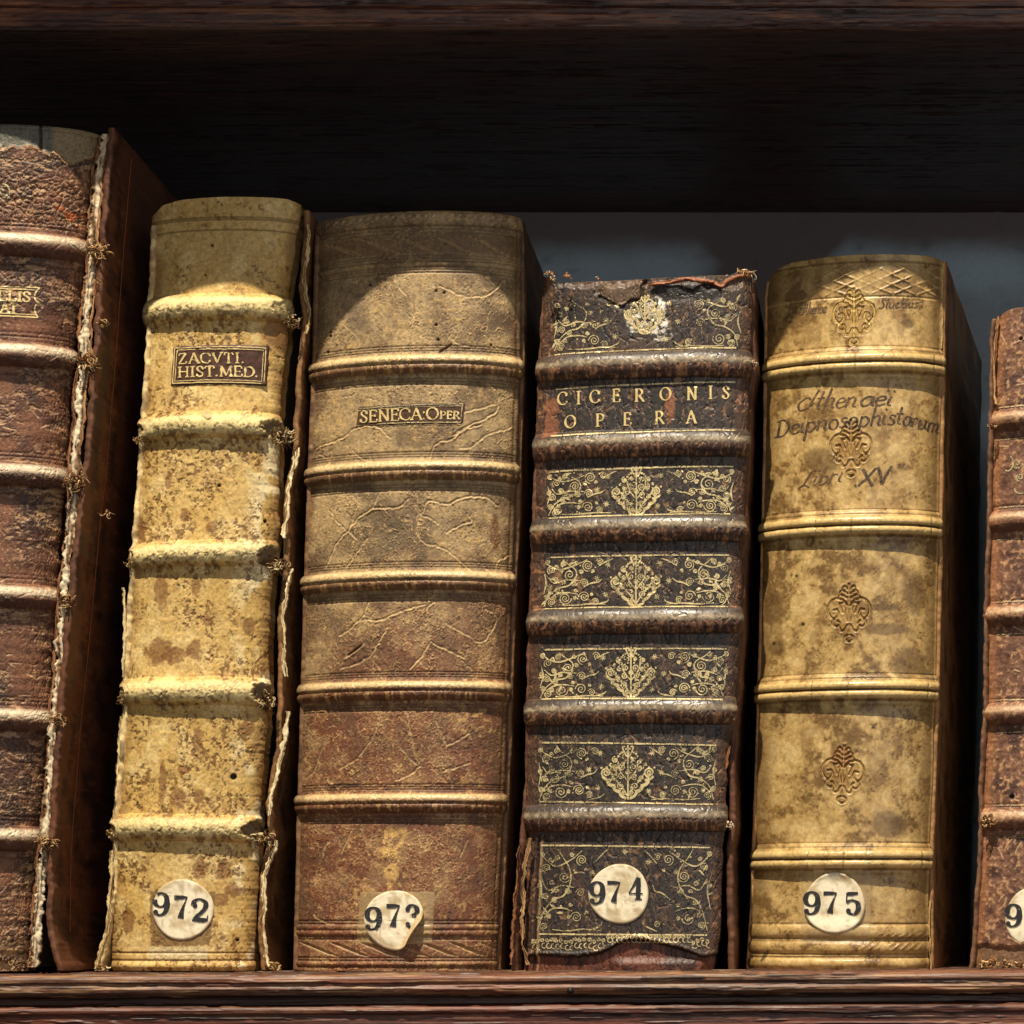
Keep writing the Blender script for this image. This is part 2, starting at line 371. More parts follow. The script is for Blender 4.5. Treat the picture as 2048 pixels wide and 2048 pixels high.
# ------------------------------------------------------------------ books
RES = 0.66
class Book:
    def __init__(s, name, label, cat, yref, yaw, dep, left, right, top, bottom, mat, topdrop=None, vis=None, ragL=0, ragR=0, seed=0, n=2.6, m=1.6, group='old books standing on the shelf'):
        s.yref, s.yaw, s.dep, s.top, s.bottom, s.mat, s.seed = yref, yaw, dep, top, bottom, M[mat], seed
        s.Lp = np.array(left, float); s.Rp = np.array(right, float); s.ragL, s.ragR = ragL, ragR
        w = float(np.mean(s.Rp[:, 1]) - np.mean(s.Lp[:, 1]))
        u = np.linspace(-1, 1, int(w * RES)); q = .7 * u + .3 * np.sin(u * math.pi / 2)
        if vis:   # coarse where the picture does not reach
            a, b = vis; keep = (q >= a) & (q <= b); o = np.arange(len(q)) % 8 == 0; keep |= o; keep[0] = keep[-1] = True; q = q[keep]
        s.q = q
        nv = int((bottom - top) * RES); v = np.linspace(top, bottom, nv)
        s.NS = 7
        ext = np.arange(1, s.NS + 1)
        Q = np.concatenate([[-1] * s.NS, q, [1] * s.NS]); s.ex = np.concatenate([ext[::-1], np.zeros(len(q)), ext]) ; s.sgn = np.concatenate([[-1] * s.NS, np.zeros(len(q)), [1] * s.NS])
        s.nv, s.nu = nv, len(Q)
        PV = np.repeat(v[:, None], s.nu, 1); QQ = np.repeat(Q[None], nv, 0)
        s.v = v
        if topdrop is not None:
            td = np.interp(Q, topdrop[0], topdrop[1])[None]; PV = PV + td * (1 - sm(PV, top, top + 80))
        xl, xr = s.edges(PV)
        s.PX = xl + (xr - xl) * (QQ + 1) / 2 + s.sgn[None] * s.ex[None] * 1.5; s.PV = PV; s.Q = QQ; s.w = w
        f = 1 - (1 - np.abs(QQ) ** n) ** (1 / m)
        s.Yb = yref + dep * f - yaw / 2 * QQ
        s.XW = VX + (s.PX - s.sgn[None] * s.ex[None] * 1.5 - VX) * (1 + s.Yb / D)
        s.ZW = SHELF - (VV + (PV - VV) * (1 + yref / D))
        dX = np.gradient(s.XW, axis=1) + 1e-6; dY = np.gradient(s.Yb, axis=1)
        nx = dY; ny = -np.abs(dX); l = np.hypot(nx, ny) + 1e-9; s.nx = nx / l; s.ny = ny / l
        e = s.sgn[None] != 0
        s.nx = np.where(e, s.sgn[None] * .95, s.nx); s.ny = np.where(e, -.3, s.ny)
        s.Yb = s.Yb + s.ex[None] * 7.0
        s.XW = s.XW - s.sgn[None] * np.sin(np.clip(s.ex[None] / s.NS, 0, 1) * math.pi) * 4
        s.fade = 1 - .75 * np.clip(s.ex[None] / 4, 0, 1) * np.ones_like(PV)
        s.H = np.zeros_like(PV); s.C = np.zeros(PV.shape + (3,)); s.G = np.zeros_like(PV)
        s.E = empty(name, float(np.mean(s.XW[-1])), yref, 0, label, cat, group)
        s.parts = []
    def edges(s, pv):
        xl = np.interp(pv, s.Lp[:, 0], s.Lp[:, 1]); xr = np.interp(pv, s.Rp[:, 0], s.Rp[:, 1])
        if s.ragL: xl = xl + s.ragL * 2 * (fbm(pv / 26., 0 * pv + 3.3, s.seed + 5, 4, .6) - .5)
        if s.ragR: xr = xr + s.ragR * 2 * (fbm(pv / 26., 0 * pv + 8.1, s.seed + 9, 4, .6) - .5)
        return xl, xr
    # --- painting helpers
    def dist(s, pts, maxd=14):
        """distance of every surface point to a polyline, and the place along it"""
        Dm = np.full(s.PV.shape, 1e3)
        pts = np.asarray(pts, float)
        for i in range(len(pts) - 1):
            a, b = pts[i], pts[i + 1]
            v0, v1 = min(a[1], b[1]) - maxd, max(a[1], b[1]) + maxd
            r = np.where((s.v >= v0 - 30) & (s.v <= v1 + 2))[0]
            if len(r) == 0: continue
            r0, r1 = r[0], r[-1] + 1
            px = s.PX[r0:r1]; pv = s.PV[r0:r1]; d = b - a; L2 = d @ d + 1e-9
            t = np.clip(((px - a[0]) * d[0] + (pv - a[1]) * d[1]) / L2, 0, 1)
            dd = np.hypot(px - a[0] - t * d[0], pv - a[1] - t * d[1])
            Dm[r0:r1] = np.minimum(Dm[r0:r1], dd)
        return Dm
    def line(s, vc, depth=2.0, w=1.8, x0=None, x1=None):
        g = np.exp(-((s.PV - vc) / w) ** 2)
        if x0 is not None: g = g * sm(s.PX, x0 - 4, x0 + 4) * (1 - sm(s.PX, x1 - 4, x1 + 4))
        s.H -= depth * g; return g
    def band(s, vc, hw, A, p=.6):
        e = np.clip(1 - ((s.PV - vc) / hw) ** 2, 0, 1); s.H += A * e ** p; return e
    # --- world surface
    def finish(s, bands, split_top=None):
        h = s.H * s.fade
        X = s.XW + s.nx * h * .42; Y = s.Yb + s.ny * h; Z = s.ZW.copy()
        Z = np.maximum(Z, 0.3)
        s.X, s.Y, s.Z = X, Y, Z
        P = np.stack([X, Y, Z], -1)
        du = np.gradient(P, axis=1); dv = np.gradient(P, axis=0)
        Nn = np.cross(du, dv); Nn /= np.linalg.norm(Nn, axis=-1)[..., None] + 1e-9
        if Nn[s.nv // 2, s.nu // 2, 1] > 0: Nn = -Nn
        s.P, s.N = P, Nn
        cuts = [0]
        for (vc, a, b) in bands:
            cuts += [int(np.searchsorted(s.v, vc - a)), int(np.searchsorted(s.v, vc + b))]
        cuts.append(s.nv - 1)
        org = s.E.location
        # head turn-in, joined to the first panel
        for i in range(len(cuts) - 1):
            r0, r1 = cuts[i], cuts[i + 1] + 1
            if r1 - r0 < 2: continue
            nm = 'spine_panel' if i % 2 == 0 else 'raised_band'
            p = P[r0:r1]; nn = Nn[r0:r1]; c = s.C[r0:r1]; g = s.G[r0:r1]
            if i == 0:
                ex = []
                for (dy, dz) in ((70, -6), (34, 2), (14, 3), (5, 2)):
                    k = p[0].copy(); k[:, 1] += dy; k[:, 2] += dz; ex.append(k)
                p = np.concatenate([np.array(ex), p]); nn = np.concatenate([np.repeat(np.array([[[0, 0, 1.]]]), 4, 0).repeat(s.nu, 1), nn])
                c = np.concatenate([np.repeat(c[:1], 4, 0), c]); g = np.concatenate([np.repeat(g[:1], 4, 0), g])
            nr = len(p)
            o = mesh_obj(nm, p.reshape(-1, 3), grid_faces(nr, s.nu, flip=True), s.mat, s.E, c.reshape(-1, 3), g.ravel(), nn.reshape(-1, 3), origin=org)
            s.parts.append(o)
    def at_flat(s, px, pv, off=0.0):
        # a label bridges the small hollows under it
        acc = 0.0; o = np.zeros(np.shape(px))
        px = np.asarray(px, float); pv = np.asarray(pv, float)
        for d in (-18, -12, -6, 0, 6, 12, 18): acc = acc + s.at(px, pv + d, 0.0)
        acc = acc / 7; acc[:, 1] -= np.asarray(off) + 1.2
        return acc
    def at(s, px, pv, off=0.0):
        px = np.asarray(px, float); pv = np.asarray(pv, float)
        xl, xr = s.edges(pv); q = np.clip(2 * (px - xl) / (xr - xl) - 1, -1, 1)
        ci = np.interp(q, s.q, np.arange(len(s.q))) + s.NS; ri = np.clip((pv - s.top) / (s.bottom - s.top) * (s.nv - 1), 0, s.nv - 1.001)
        c0 = np.minimum(ci.astype(int), s.nu - 2); r0 = ri.astype(int); fc = (ci - c0)[..., None]; fr = (ri - r0)[..., None]
        def bl(A): return (A[r0, c0] * (1 - fc) + A[r0, c0 + 1] * fc) * (1 - fr) + (A[r0 + 1, c0] * (1 - fc) + A[r0 + 1, c0 + 1] * fc) * fr
        p = bl(s.P); n = bl(s.N)
        return p + n * np.asarray(off)[..., None] if np.ndim(off) else p + n * off
    def ribbons(s, strokes, name, mat, parent=None, off=.8, step=3.0, flat=False):
        AT = s.at_flat if flat else s.at
        V = []; F = []; b = 0
        for st in strokes:
            if st[0] is None: continue
            if isinstance(st[0], str):
                _, x, v, r = st; k = 10; a = np.linspace(0, 2 * math.pi, k, endpoint=False)
                px = np.concatenate([[x], x + r * np.cos(a)]); pv = np.concatenate([[v], v + r * np.sin(a)])
                V.append(AT(px, pv, off)); F += [(b, b + 1 + (i + 1) % k, b + 1 + i) for i in range(k)]; b += k + 1; continue
            p, hw = st; p = np.asarray(p, float); hw = np.broadcast_to(hw, len(p)).astype(float)
            seg = np.concatenate([[0], np.cumsum(np.linalg.norm(np.diff(p, axis=0), axis=1))])
            if seg[-1] < .5: continue
            n = max(len(p) if len(p) < 60 else 2, int(seg[-1] / step) + 2); tt = np.linspace(0, seg[-1], n)
            p = np.stack([np.interp(tt, seg, p[:, 0]), np.interp(tt, seg, p[:, 1])], 1); hw = np.interp(tt, seg, hw)
            t = np.gradient(p, axis=0); t /= np.linalg.norm(t, axis=1)[:, None] + 1e-9; nr = np.stack([-t[:, 1], t[:, 0]], 1)
            k = 2 if hw.max() < 2.5 else 4
            ww = np.linspace(-1, 1, k)
            px = p[:, 0:1] + nr[:, 0:1] * hw[:, None] * ww; pv = p[:, 1:2] + nr[:, 1:2] * hw[:, None] * ww
            V.append(AT(px.ravel(), pv.ravel(), off))
            for i in range(n - 1):
                for j in range(k - 1):
                    a = b + i * k + j; F.append((a, a + 1, a + k + 1, a + k))
            b += n * k
        if not V: return None
        par = parent or s.E
        return mesh_obj(name, np.vstack(V), F, mat, par, origin=s.E.location)
    def patch(s, x0, v0, x1, v1, name, mat, off=1.2, tint=None, skew=0, rag=0.0, parent=None, rise=0.0, shapefn=None, step=3.0):
        nx = max(4, int(abs(x1 - x0) / step)); nv = max(4, int(abs(v1 - v0) / step))
        a, b = np.meshgrid(np.linspace(0, 1, nx), np.linspace(0, 1, nv))
        px = x0 + (x1 - x0) * a + skew * (b - .5); pv = v0 + (v1 - v0) * b - rise * a
        if rag:
            px = px + rag * (fbm(pv / 9., px / 40., 3) - .5) * 2; pv = pv + rag * (fbm(px / 9., pv / 40., 4) - .5) * 2
        o = off * np.ones_like(px)
        if shapefn: o = o + shapefn(a, b)
        edge = (a == 0) | (a == 1) | (b == 0) | (b == 1); o = np.where(edge, -.5, o)
        P = s.at(px.ravel(), pv.ravel(), o.ravel())
        c = None
        if tint is not None: c = tint(px, pv).reshape(-1, 3)
        return mesh_obj(name, P, grid_faces(nv, nx, flip=True), mat, parent or s.E, tint=c, origin=s.E.location)
    # --- cover boards
    def board(s, side, edge, ang, y0, depth, col, top, bottom=None, thick=16, tool=None, rag=3.0, seed=1, label=None):
        """side +1 right, -1 left; edge = picture positions (v, x) of the outer front edge; ang = sideways run per unit of depth"""
        bottom = bottom or s.bottom
        e = np.array(edge, float); vs_ = np.linspace(top, bottom, int((bottom - top) * .28)); x = np.interp(vs_, e[:, 0], e[:, 1])
        x = x + rag * 2 * (fbm(vs_ / 22., 0 * vs_, seed, 4, .6) - .5)
        k0 = 1 + y0 / D; X0 = VX + (x - VX) * k0; Z0 = np.maximum(SHELF - (VV + (vs_ - VV) * (1 + s.yref / D)), 0.2)
        # section: inner face back -> front -> rounded -> outer face -> back
        dd = np.array([0, 3, 8, 16, 26, 40, 56, 76, 100, 128, 160, 200, 250, 310, 380, 460, 560, 680, 820, depth], float)
        sec = [(-thick, depth), (-thick, 8), (-thick * .75, 1.5), (-thick * .4, 0)] + [(-thick * .12 * max(0, 1 - d / 10), d + 1.5) for d in dd]
        sec = np.array(sec); ns = len(sec)
        XX = X0[:, None] + side * sec[None, :, 0] + ang * sec[None, :, 1]; YY = y0 + np.repeat(sec[None, :, 1], len(vs_), 0)
        ZZ = np.repeat(Z0[:, None], ns, 1)
        nz = (fbm(YY / 60., ZZ / 60., seed + 3, 4) - .5) * 5 * (np.arange(ns) > 4)[None]
        YY = YY + (fbm(YY / 15., ZZ / 12., seed + 13, 3) - .5) * 5 * (np.arange(ns) < 8)[None] * (np.arange(ns) > 0)[None]
        XX = XX + side * nz
        c = col(YY - y0, vs_[:, None] + 0 * YY, (np.arange(ns) < 6)[None] * np.ones_like(YY))
        V = np.stack([XX, YY, ZZ], -1)
        # close head and tail
        capT = V[:1].copy(); 
        F = grid_faces(len(vs_), ns, flip=(side < 0))
        idx = np.arange(len(vs_) * ns).reshape(len(vs_), ns)
        F = [tuple(f) for f in F]
        t0 = list(idx[0]); t1 = list(idx[-1])
        F.append(tuple(t0 if side < 0 else t0[::-1])); F.append(tuple(t1[::-1] if side < 0 else t1))
        back = [(idx[i, 0], idx[i + 1, 0], idx[i + 1, -1], idx[i, -1]) for i in range(len(vs_) - 1)]
        F += back
        o = mesh_obj('cover_board', V.reshape(-1, 3), F, M['board'], s.E, tint=c.reshape(-1, 3), origin=s.E.location)
        if label: o['label'] = label
        return o
    def pages(s, ang, depth=980, drop=16):
        """text block between the boards"""
        zt = SHELF - (VV + (s.top - VV) * (1 + s.yref / D)) - drop
        xl, xr = s.edges(np.array([s.top + 60.0, s.bottom])); k = 1 + (s.yref + 80) / D
        V = []
        y0 = s.yref + s.dep + abs(s.yaw) / 2 + 26
        for i, z in ((1, 6.0), (0, zt)):
            a = VX + (xl[i] - VX) * k + 22; b = VX + (xr[i] - VX) * k - 22
            for (x, y) in ((a, y0), (b, y0), (b + ang * depth, y0 + depth), (a + ang * depth, y0 + depth)): V.append((x, y, z))
        return mesh_obj('text_block', V, [(3, 2, 1, 0), (4, 5, 6, 7), (0, 1, 5, 4), (1, 2, 6, 5), (2, 3, 7, 6), (3, 0, 4, 7)], M['page'], s.E, smooth=False, origin=s.E.location)

def sticker(B, cx, cv, r, digits, tint_seed, fold=None, name='number_label', lift=0.0):
    """round paper label: digits = [(char, x, v_base, height, width_factor, tilt)]"""
    nr, na = 14, 48
    R = np.concatenate([np.linspace(0, 1, nr), [1.0]]); a = np.linspace(0, 2 * math.pi, na + 1)
    rr, aa = np.meshgrid(R, a, indexing='ij')
    rj = r * rr * (1 + .018 * np.sin(aa * 3 + tint_seed) + .02 * (fbm(np.cos(aa) * 4 + 9, np.sin(aa) * 4 + 9, tint_seed) - .5)); px = cx + rj * np.cos(aa); pv = cv + rj * np.sin(aa)
    off = np.full_like(px, .9) + 1.4 * (fbm(px / 14., pv / 14., tint_seed) - .5); off += lift; off[-1] = off[-2] - 1.2 - lift * .6
    extra = None
    if fold:   # the part beyond the crease curls up and over
        (ax, av), (bx, bv), RC = fold
        d = np.array([bx - ax, bv - av], float); d /= np.linalg.norm(d); n = np.array([-d[1], d[0]])
        if n @ (np.array([cx, cv]) - np.array([ax, av])) > 0: n = -n
        dist = (px - ax) * n[0] + (pv - av) * n[1]
        m = dist > 0; ph = np.where(m, dist / RC, 0)
        px = np.where(m, px - dist * n[0] + RC * np.sin(ph) * n[0], px); pv = np.where(m, pv - dist * n[1] + RC * np.sin(ph) * n[1], pv)
        off = np.where(m, lift + 1.5 + RC * (1 - np.cos(ph)) + ph * 1.5, off)
    P = B.at_flat(px.ravel(), pv.ravel(), off.ravel())
    base = np.array(lin(234, 223, 194)); dirt = fbm(px / 22., pv / 22., tint_seed + 4, 4)
    c = np.repeat(base[None], px.size, 0).reshape(px.shape + (3,))
    c = mixc(c, lin(170, 146, 100), sm(dirt, .5, .75) * .7); c = mixc(c, lin(176, 152, 108), sm(rr + .16 * (fbm(px / 9., pv / 9., tint_seed + 6, 3) - .5), .9, 1.0) * .5); c = mixc(c, lin(150, 128, 92), sm(fbm(px / 5., pv / 24., tint_seed + 9, 4), .6, .7) * .5)
    if fold: c = mixc(c, lin(190, 160, 104), np.where(m, 1., 0.) * .7)
    o = mesh_obj(name, P, grid_faces(len(R), na + 1, flip=True), M['paper'], B.E, tint=c.reshape(-1, 3), origin=B.E.location)
    for (ch, x, vb, h, wf, tilt) in digits:
        st = []
        for g in numeral(ch):
            if isinstance(g[0], str): st.append(('dot', x + g[1] * h * wf, vb - g[2] * h, g[3] * h))
            else:
                p, hw = g; st.append((np.stack([x + p[:, 0] * h * wf, vb - p[:, 1] * h], 1), hw * h))
        # keep the ink on the paper
        k2 = []
        for g in st:
            if isinstance(g[0], str):
                if math.hypot(g[1] - cx, g[2] - cv) < r - 3: k2.append(g)
            else:
                p, hw = g; seg = np.concatenate([[0], np.cumsum(np.linalg.norm(np.diff(p, axis=0), axis=1))]); n = max(4, int(seg[-1] / 1.5)); tt = np.linspace(0, seg[-1], n)
                p = np.stack([np.interp(tt, seg, p[:, 0]), np.interp(tt, seg, p[:, 1])], 1); hw = np.interp(tt, seg, hw)
                ok = np.hypot(p[:, 0] - cx, p[:, 1] - cv) < r - 1.5
                if fold: ok &= ((p[:, 0] - ax) * n_(fold, cx, cv)[0] + (p[:, 1] - av) * n_(fold, cx, cv)[1]) < -1.5
                run = []
                for i in range(n):
                    if ok[i]: run.append(i)
                    elif len(run) > 1: k2.append((p[run], hw[run])); run = []
                    else: run = []
                if len(run) > 1: k2.append((p[run], hw[run]))
        B.ribbons(k2, 'numeral', M['print'], o, off=2.3 + lift, step=2.0, flat=True)
    return o
def n_(fold, cx, cv):
    (ax, av), (bx, bv), RC = fold
    d = np.array([bx - ax, bv - av], float); d /= np.linalg.norm(d); n = np.array([-d[1], d[0]])
    return -n if n @ (np.array([cx, cv]) - np.array([ax, av])) > 0 else n

def fray(B, x, v, y, r, n, cols, seed, parent=None, name='frayed_cord', length=1.6, thick=1.3, droop=.3, dirx=0.3):
    """a tuft of broken sewing cord and torn leather at the end of a band"""
    rng = random.Random(seed); mb = MB(); k = 1 + y / D; X = VX + (x - VX) * k; Z = SHELF - (VV + (v - VV) * (1 + B.yref / D))
    for i in range(n):
        a = rng.uniform(0, 2 * math.pi); rr = r * math.sqrt(rng.random()) * .75
        p0 = np.array([X + rr * math.cos(a), y + rng.uniform(-5, 8), Z + rr * math.sin(a) * .8])
        d = np.array([rng.gauss(dirx, .8), rng.gauss(-.3, .5), rng.gauss(-droop, .8)]); d /= np.linalg.norm(d) + 1e-6
        L_ = r * length * rng.uniform(.25, .7)
        pts = [p0]; ax_ = np.array([rng.gauss(0, 1), rng.gauss(0, 1), rng.gauss(0, 1)]); ax_ /= np.linalg.norm(ax_); turn = rng.uniform(.25, .8)
        for j in range(8):
            d = d + turn * np.cross(ax_, d); d /= np.linalg.norm(d); pts.append(pts[-1] + d * L_ / 8)
        pts = np.array(pts); pts[:, 2] = np.maximum(pts[:, 2], .8)
        th = thick * rng.uniform(.6, 1.7)
        c = np.array(cols[rng.randrange(len(cols))]); mb.tube(pts, np.linspace(th, th * .4, 9), c * rng.uniform(.45, 1.15), k=4)
    return mb.build(name, M['fibre'], parent or B.E)

def ragged_strip(B, pts, y, rad, col, col2, name, seed, flat=.6, dens=3.0, rough=.5, label=None, strands=None):
    """torn edge of leather or lining running along a joint; pts = [(x, v)]"""
    p = catmull(np.array(pts, float), dens); N_ = len(p); mb = MB(); rg = random.Random(seed)
    t = np.arange(N_); z_ = np.zeros(N_)
    base = 5 * rough * 2 * (fbm(t / 9., z_ + 4, seed + 1, 4, .65) - .5)
    wl = rad * (.15 + 1.5 * np.clip(fbm(t / 5., z_ + 1, seed + 2, 5, .7) * 1.5 - .25, 0, 1)); wr = rad * (.15 + 1.5 * np.clip(fbm(t / 6., z_ + 7, seed + 3, 5, .7) * 1.5 - .25, 0, 1))
    us = np.array([-1, -.7, -.4, -.1, .2, .5, .8, 1, .6, 0, -.6]); fb = np.array([0] * 8 + [1] * 3)
    Z = np.maximum(SHELF - (VV + (p[:, 1] - VV) * (1 + B.yref / D)), 1.0)
    V = np.zeros((N_, len(us), 3)); Cc = np.zeros((N_, len(us), 3))
    for k, (u, bk) in enumerate(zip(us, fb)):
        xx = p[:, 0] + base + u * np.where(u < 0, wl, wr)
        nn = fbm(t / 3.5, z_ + u * 4, seed + 5, 4, .65) - .5; n6 = fbm(t / 26., z_ + u * 5, seed + 6, 4, .65)
        yy = y - rad * .45 * (1 - u * u) + rad * 1.1 * nn * (1 - bk) + bk * (3 + rad * .4) + 5 * (fbm(t / 14., z_, seed, 3) - .5)
        V[:, k, 0] = VX + (xx - VX) * (1 + y / D); V[:, k, 1] = yy; V[:, k, 2] = Z
        f = np.clip(sm(n6, .46, .6) + .35 * sm(np.abs(u) + nn, .6, 1.0), 0, 1); c_ = col * (1 - f[:, None]) + col2 * f[:, None]
        Cc[:, k] = c_ * (.75 + .5 * fbm(t / 2.5, z_ + u * 9, seed + 9, 2))[:, None] * np.where(sm(n6, .62, .68) > .5, .4, 1.)[:, None]
    K = len(us); mb.V = list(V.reshape(-1, 3)); mb.C = list(Cc.reshape(-1, 3))
    mb.F = [(a_ * K + q, a_ * K + (q + 1) % K, (a_ + 1) * K + (q + 1) % K, (a_ + 1) * K + q) for a_ in range(N_ - 1) for q in range(K)]
    o = mb.build(name, M['fibre'], B.E)
    if label: o['label'] = label
    return o

# ------------------------------------------------------------------ the shelf
def resample(p, step):
    p = np.array(p, float); seg = np.concatenate([[0], np.cumsum(np.linalg.norm(np.diff(p, axis=0), axis=1))]); n = int(seg[-1] / step) + 1
    t = np.linspace(0, seg[-1], n); return np.stack([np.interp(t, seg, p[:, 0]), np.interp(t, seg, p[:, 1])], 1), t
XS = np.concatenate([np.arange(-1900, -80, 60.), np.arange(-80, 2130, 4.), np.arange(2130, 4000, 60.)])
def wood_strip(name, prof, step, seed, colfn, amp, parent=None, gloss=.15, sag=None):
    """a length of moulded board: profile (depth, height) carried along the shelf, with raised grain and worn edges"""
    p, t = resample(prof, step); n = len(p)
    d = np.gradient(p, axis=0); d /= np.linalg.norm(d, axis=1)[:, None] + 1e-9; nr = np.stack([-d[:, 1], d[:, 0]], 1)
    X = np.repeat(XS[None], n, 0); T = np.repeat(t[:, None], len(XS), 1)
    warp = (fbm(X / 420., T / 60., seed, 3) - .5) * 6
    g = fbm(X / 130., (T + warp) / 3.6, seed + 1, 5, .62); g2 = fbm(X / 700., (T + warp) / 9., seed + 2, 3)
    g3 = .7 * vnoise(X / 190., (T + warp) / 3.2, seed + 8) + .3 * vnoise(X / 25., (T + warp) / 2.5, seed + 9)
    h = amp * ((g - .5) * 1.4 + (g2 - .5) * 1.2) - amp * 1.5 * sm(g3, .66, .8)
    Y = p[:, :1] + nr[:, :1] * h; Z = p[:, 1:] + nr[:, 1:] * h
    if sag is not None: Z = Z + sag(X)
    c = colfn(X, T, g, g2, g3, p)
    V = np.stack([X, Y + 0 * X, Z], -1)
    gl = np.full(V.shape[:2], gloss) * (.4 + 1.2 * g2)
    o = mesh_obj(name, V.reshape(-1, 3), grid_faces(n, len(XS)), M['wood'], parent, c.reshape(-1, 3), gl.ravel())
    return o
SAG = lambda X: (X - 1024) * 0.0045
def wood_cols(dark, mid, light, wl=.3):
    def f(X, T, g, g2, g3, p):
        c = np.zeros(X.shape + (3,)) + mid
        c = mixc(c, dark, sm(g, .5, .34)); pr = sm(fbm(X / 14., T / 1.8, 93, 3), .62, .7); c = mixc(c, dark * .6, pr * .8); c = mixc(c, dark * .45, sm(g3, .66, .78)); c = mixc(c, light, sm(g, .56, .74) * sm(g2, .4, .65) * wl * 2.4)
        c = mixc(c, mid * np.array([1.25, .85, .7]), sm(fbm(X / 500., T / 20., 91, 3), .5, .65) * .5)
        w = sm(fbm(X / 120., T / 10., 92, 4), .58, .7); c = mixc(c, light, w * wl)
        return c
    return f
low = mesh_obj('lower_shelf', [(x, y, z) for x in (-1900, 4000) for y in (70, 1400) for z in (-420, -6)],
               [(0, 1, 3, 2), (4, 6, 7, 5), (0, 4, 5, 1), (2, 3, 7, 6), (1, 5, 7, 3), (0, 2, 6, 4)], M['wood'], tint=np.repeat(lin(70, 46, 34)[None], 8, 0), smooth=False)
low['kind'] = 'structure'
cl = wood_cols(lin(70, 44, 33), lin(106, 70, 48), lin(190, 154, 108), .24)
cl2 = wood_cols(lin(56, 32, 25), lin(88, 50, 36), lin(160, 114, 78), .16)
rail = [(1390, -1), (60, -1), (34, -1), (14, -2), (5, -5), (0, -11), (0, -17), (4, -21), (3, -25), (-1, -31), (1, -38), (6, -42), (16, -45)]
wood_strip('shelf_nosing', rail, 1.3, 11, cl, 1.7, low, .12, SAG)
wood_strip('shelf_groove', [(16, -45), (30, -46), (34, -54), (32, -63), (20, -67)], 2.0, 12, wood_cols(lin(40, 26, 22), lin(56, 36, 28), lin(80, 54, 40), .2), 1.5, low, .1, SAG)
wood_strip('shelf_fascia', [(20, -67), (4, -68), (-1, -73), (0, -80), (5, -84), (4, -100), (2, -118), (4, -140), (2, -170), (2, -400)], 1.3, 13, cl2, 2.0, low, .1, SAG)
nailm = MB(); nailm.tube([(1141, 14, -36), (1141, -3, -36), (1141, -6, -36)], [7, 7, 3], lin(40, 34, 32), k=10); nl = nailm.build('nail_head', M['nail'], None); nl.parent = low

up = mesh_obj('upper_shelf', [(x, y, z) for x in (-1900, 4000) for y in (16, 1400) for z in (1894, 2300)],
              [(0, 1, 3, 2), (4, 6, 7, 5), (0, 4, 5, 1), (2, 3, 7, 6), (1, 5, 7, 3), (0, 2, 6, 4)], M['wood'], tint=np.repeat(lin(50, 34, 28)[None], 8, 0), smooth=False)
up['kind'] = 'structure'
cu = wood_cols(lin(58, 46, 45), lin(74, 56, 52), lin(104, 80, 66), .22)
cf = wood_cols(lin(44, 26, 22), lin(74, 44, 33), lin(150, 98, 62), .3)
wood_strip('shelf_underside', [(4, 1894), (10, 1889), (40, 1888), (120, 1888), (1394, 1888)][::-1], 5.0, 21, cu, 1.6, up, .1)
wood_strip('shelf_fascia', [(-134, 2004), (-133, 1999), (-90, 1997), (-36, 1992), (-8, 1980), (0, 1968), (-2, 1955), (3, 1938), (3, 1934), (-2, 1928), (-1, 1905), (4, 1894)][::-1], 2.0, 22, cf, 2.0, up, .15)  # top juts out as an added lip that shades fascia and book heads
wood_strip('shade_ledge', [(20, 2060), (-134, 2060), (-138, 2030), (-134, 2004)][::-1], 4.0, 23, cf, 1.5, up, .15)  # unseen ledge above the view, added to cast shade on the books

# back panel: blue-grey paint over boards, browned in patches
xb = np.linspace(-1900, 4000, 600); zb = np.linspace(-2, 1890, 260); XB, ZB = np.meshgrid(xb, zb)
n1 = fbm(XB / 330., ZB / 300., 41, 4); n2 = fbm(XB / 60., ZB / 40., 42, 4)
cb = np.zeros(XB.shape + (3,)) + lin(162, 182, 193)
# stained areas (in place on the panel)
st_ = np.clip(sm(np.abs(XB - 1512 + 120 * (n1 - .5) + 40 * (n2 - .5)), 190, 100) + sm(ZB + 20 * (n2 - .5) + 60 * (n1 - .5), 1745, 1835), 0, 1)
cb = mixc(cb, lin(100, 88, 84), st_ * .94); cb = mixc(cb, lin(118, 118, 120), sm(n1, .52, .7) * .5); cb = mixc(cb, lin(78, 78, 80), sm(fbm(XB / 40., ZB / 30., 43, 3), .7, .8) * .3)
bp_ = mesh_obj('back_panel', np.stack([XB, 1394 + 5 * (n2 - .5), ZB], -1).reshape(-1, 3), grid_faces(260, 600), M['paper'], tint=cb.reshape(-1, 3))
bp_['kind'] = 'structure'

# ================================================================== book with the tall brown spine, cut by the left edge
rng = random.Random(5)
b = Book('leather_book', 'tallest brown leather book at left edge, torn joint showing pale strip down its side', 'book', 26, 10, 96,
         [(240, -330), (1945, -470)], [(240, 207), (330, 188), (500, 176), (700, 150), (930, 133), (1170, 116), (1420, 103), (1660, 80), (1945, 58)],
         247, 1943, 'red', vis=(.15, 1), ragR=5, seed=100, n=2.6, m=1.5)
PX, PV = b.PX, b.PV; xl, xr = b.edges(PV); de = xr - PX
n1 = fbm(PX / 60., PV / 60., 1, 5); n2 = fbm(PX / 14., PV / 14., 2, 5, .6); n3 = fbm(PX / 110., PV / 30., 3, 4)
C = np.zeros(PV.shape + (3,)) + lin(98, 62, 44)
C = mixc(C, lin(58, 37, 29), sm(n1, .5, .72)); C = mixc(C, lin(130, 86, 60), sm(n1, .46, .28) * .7)
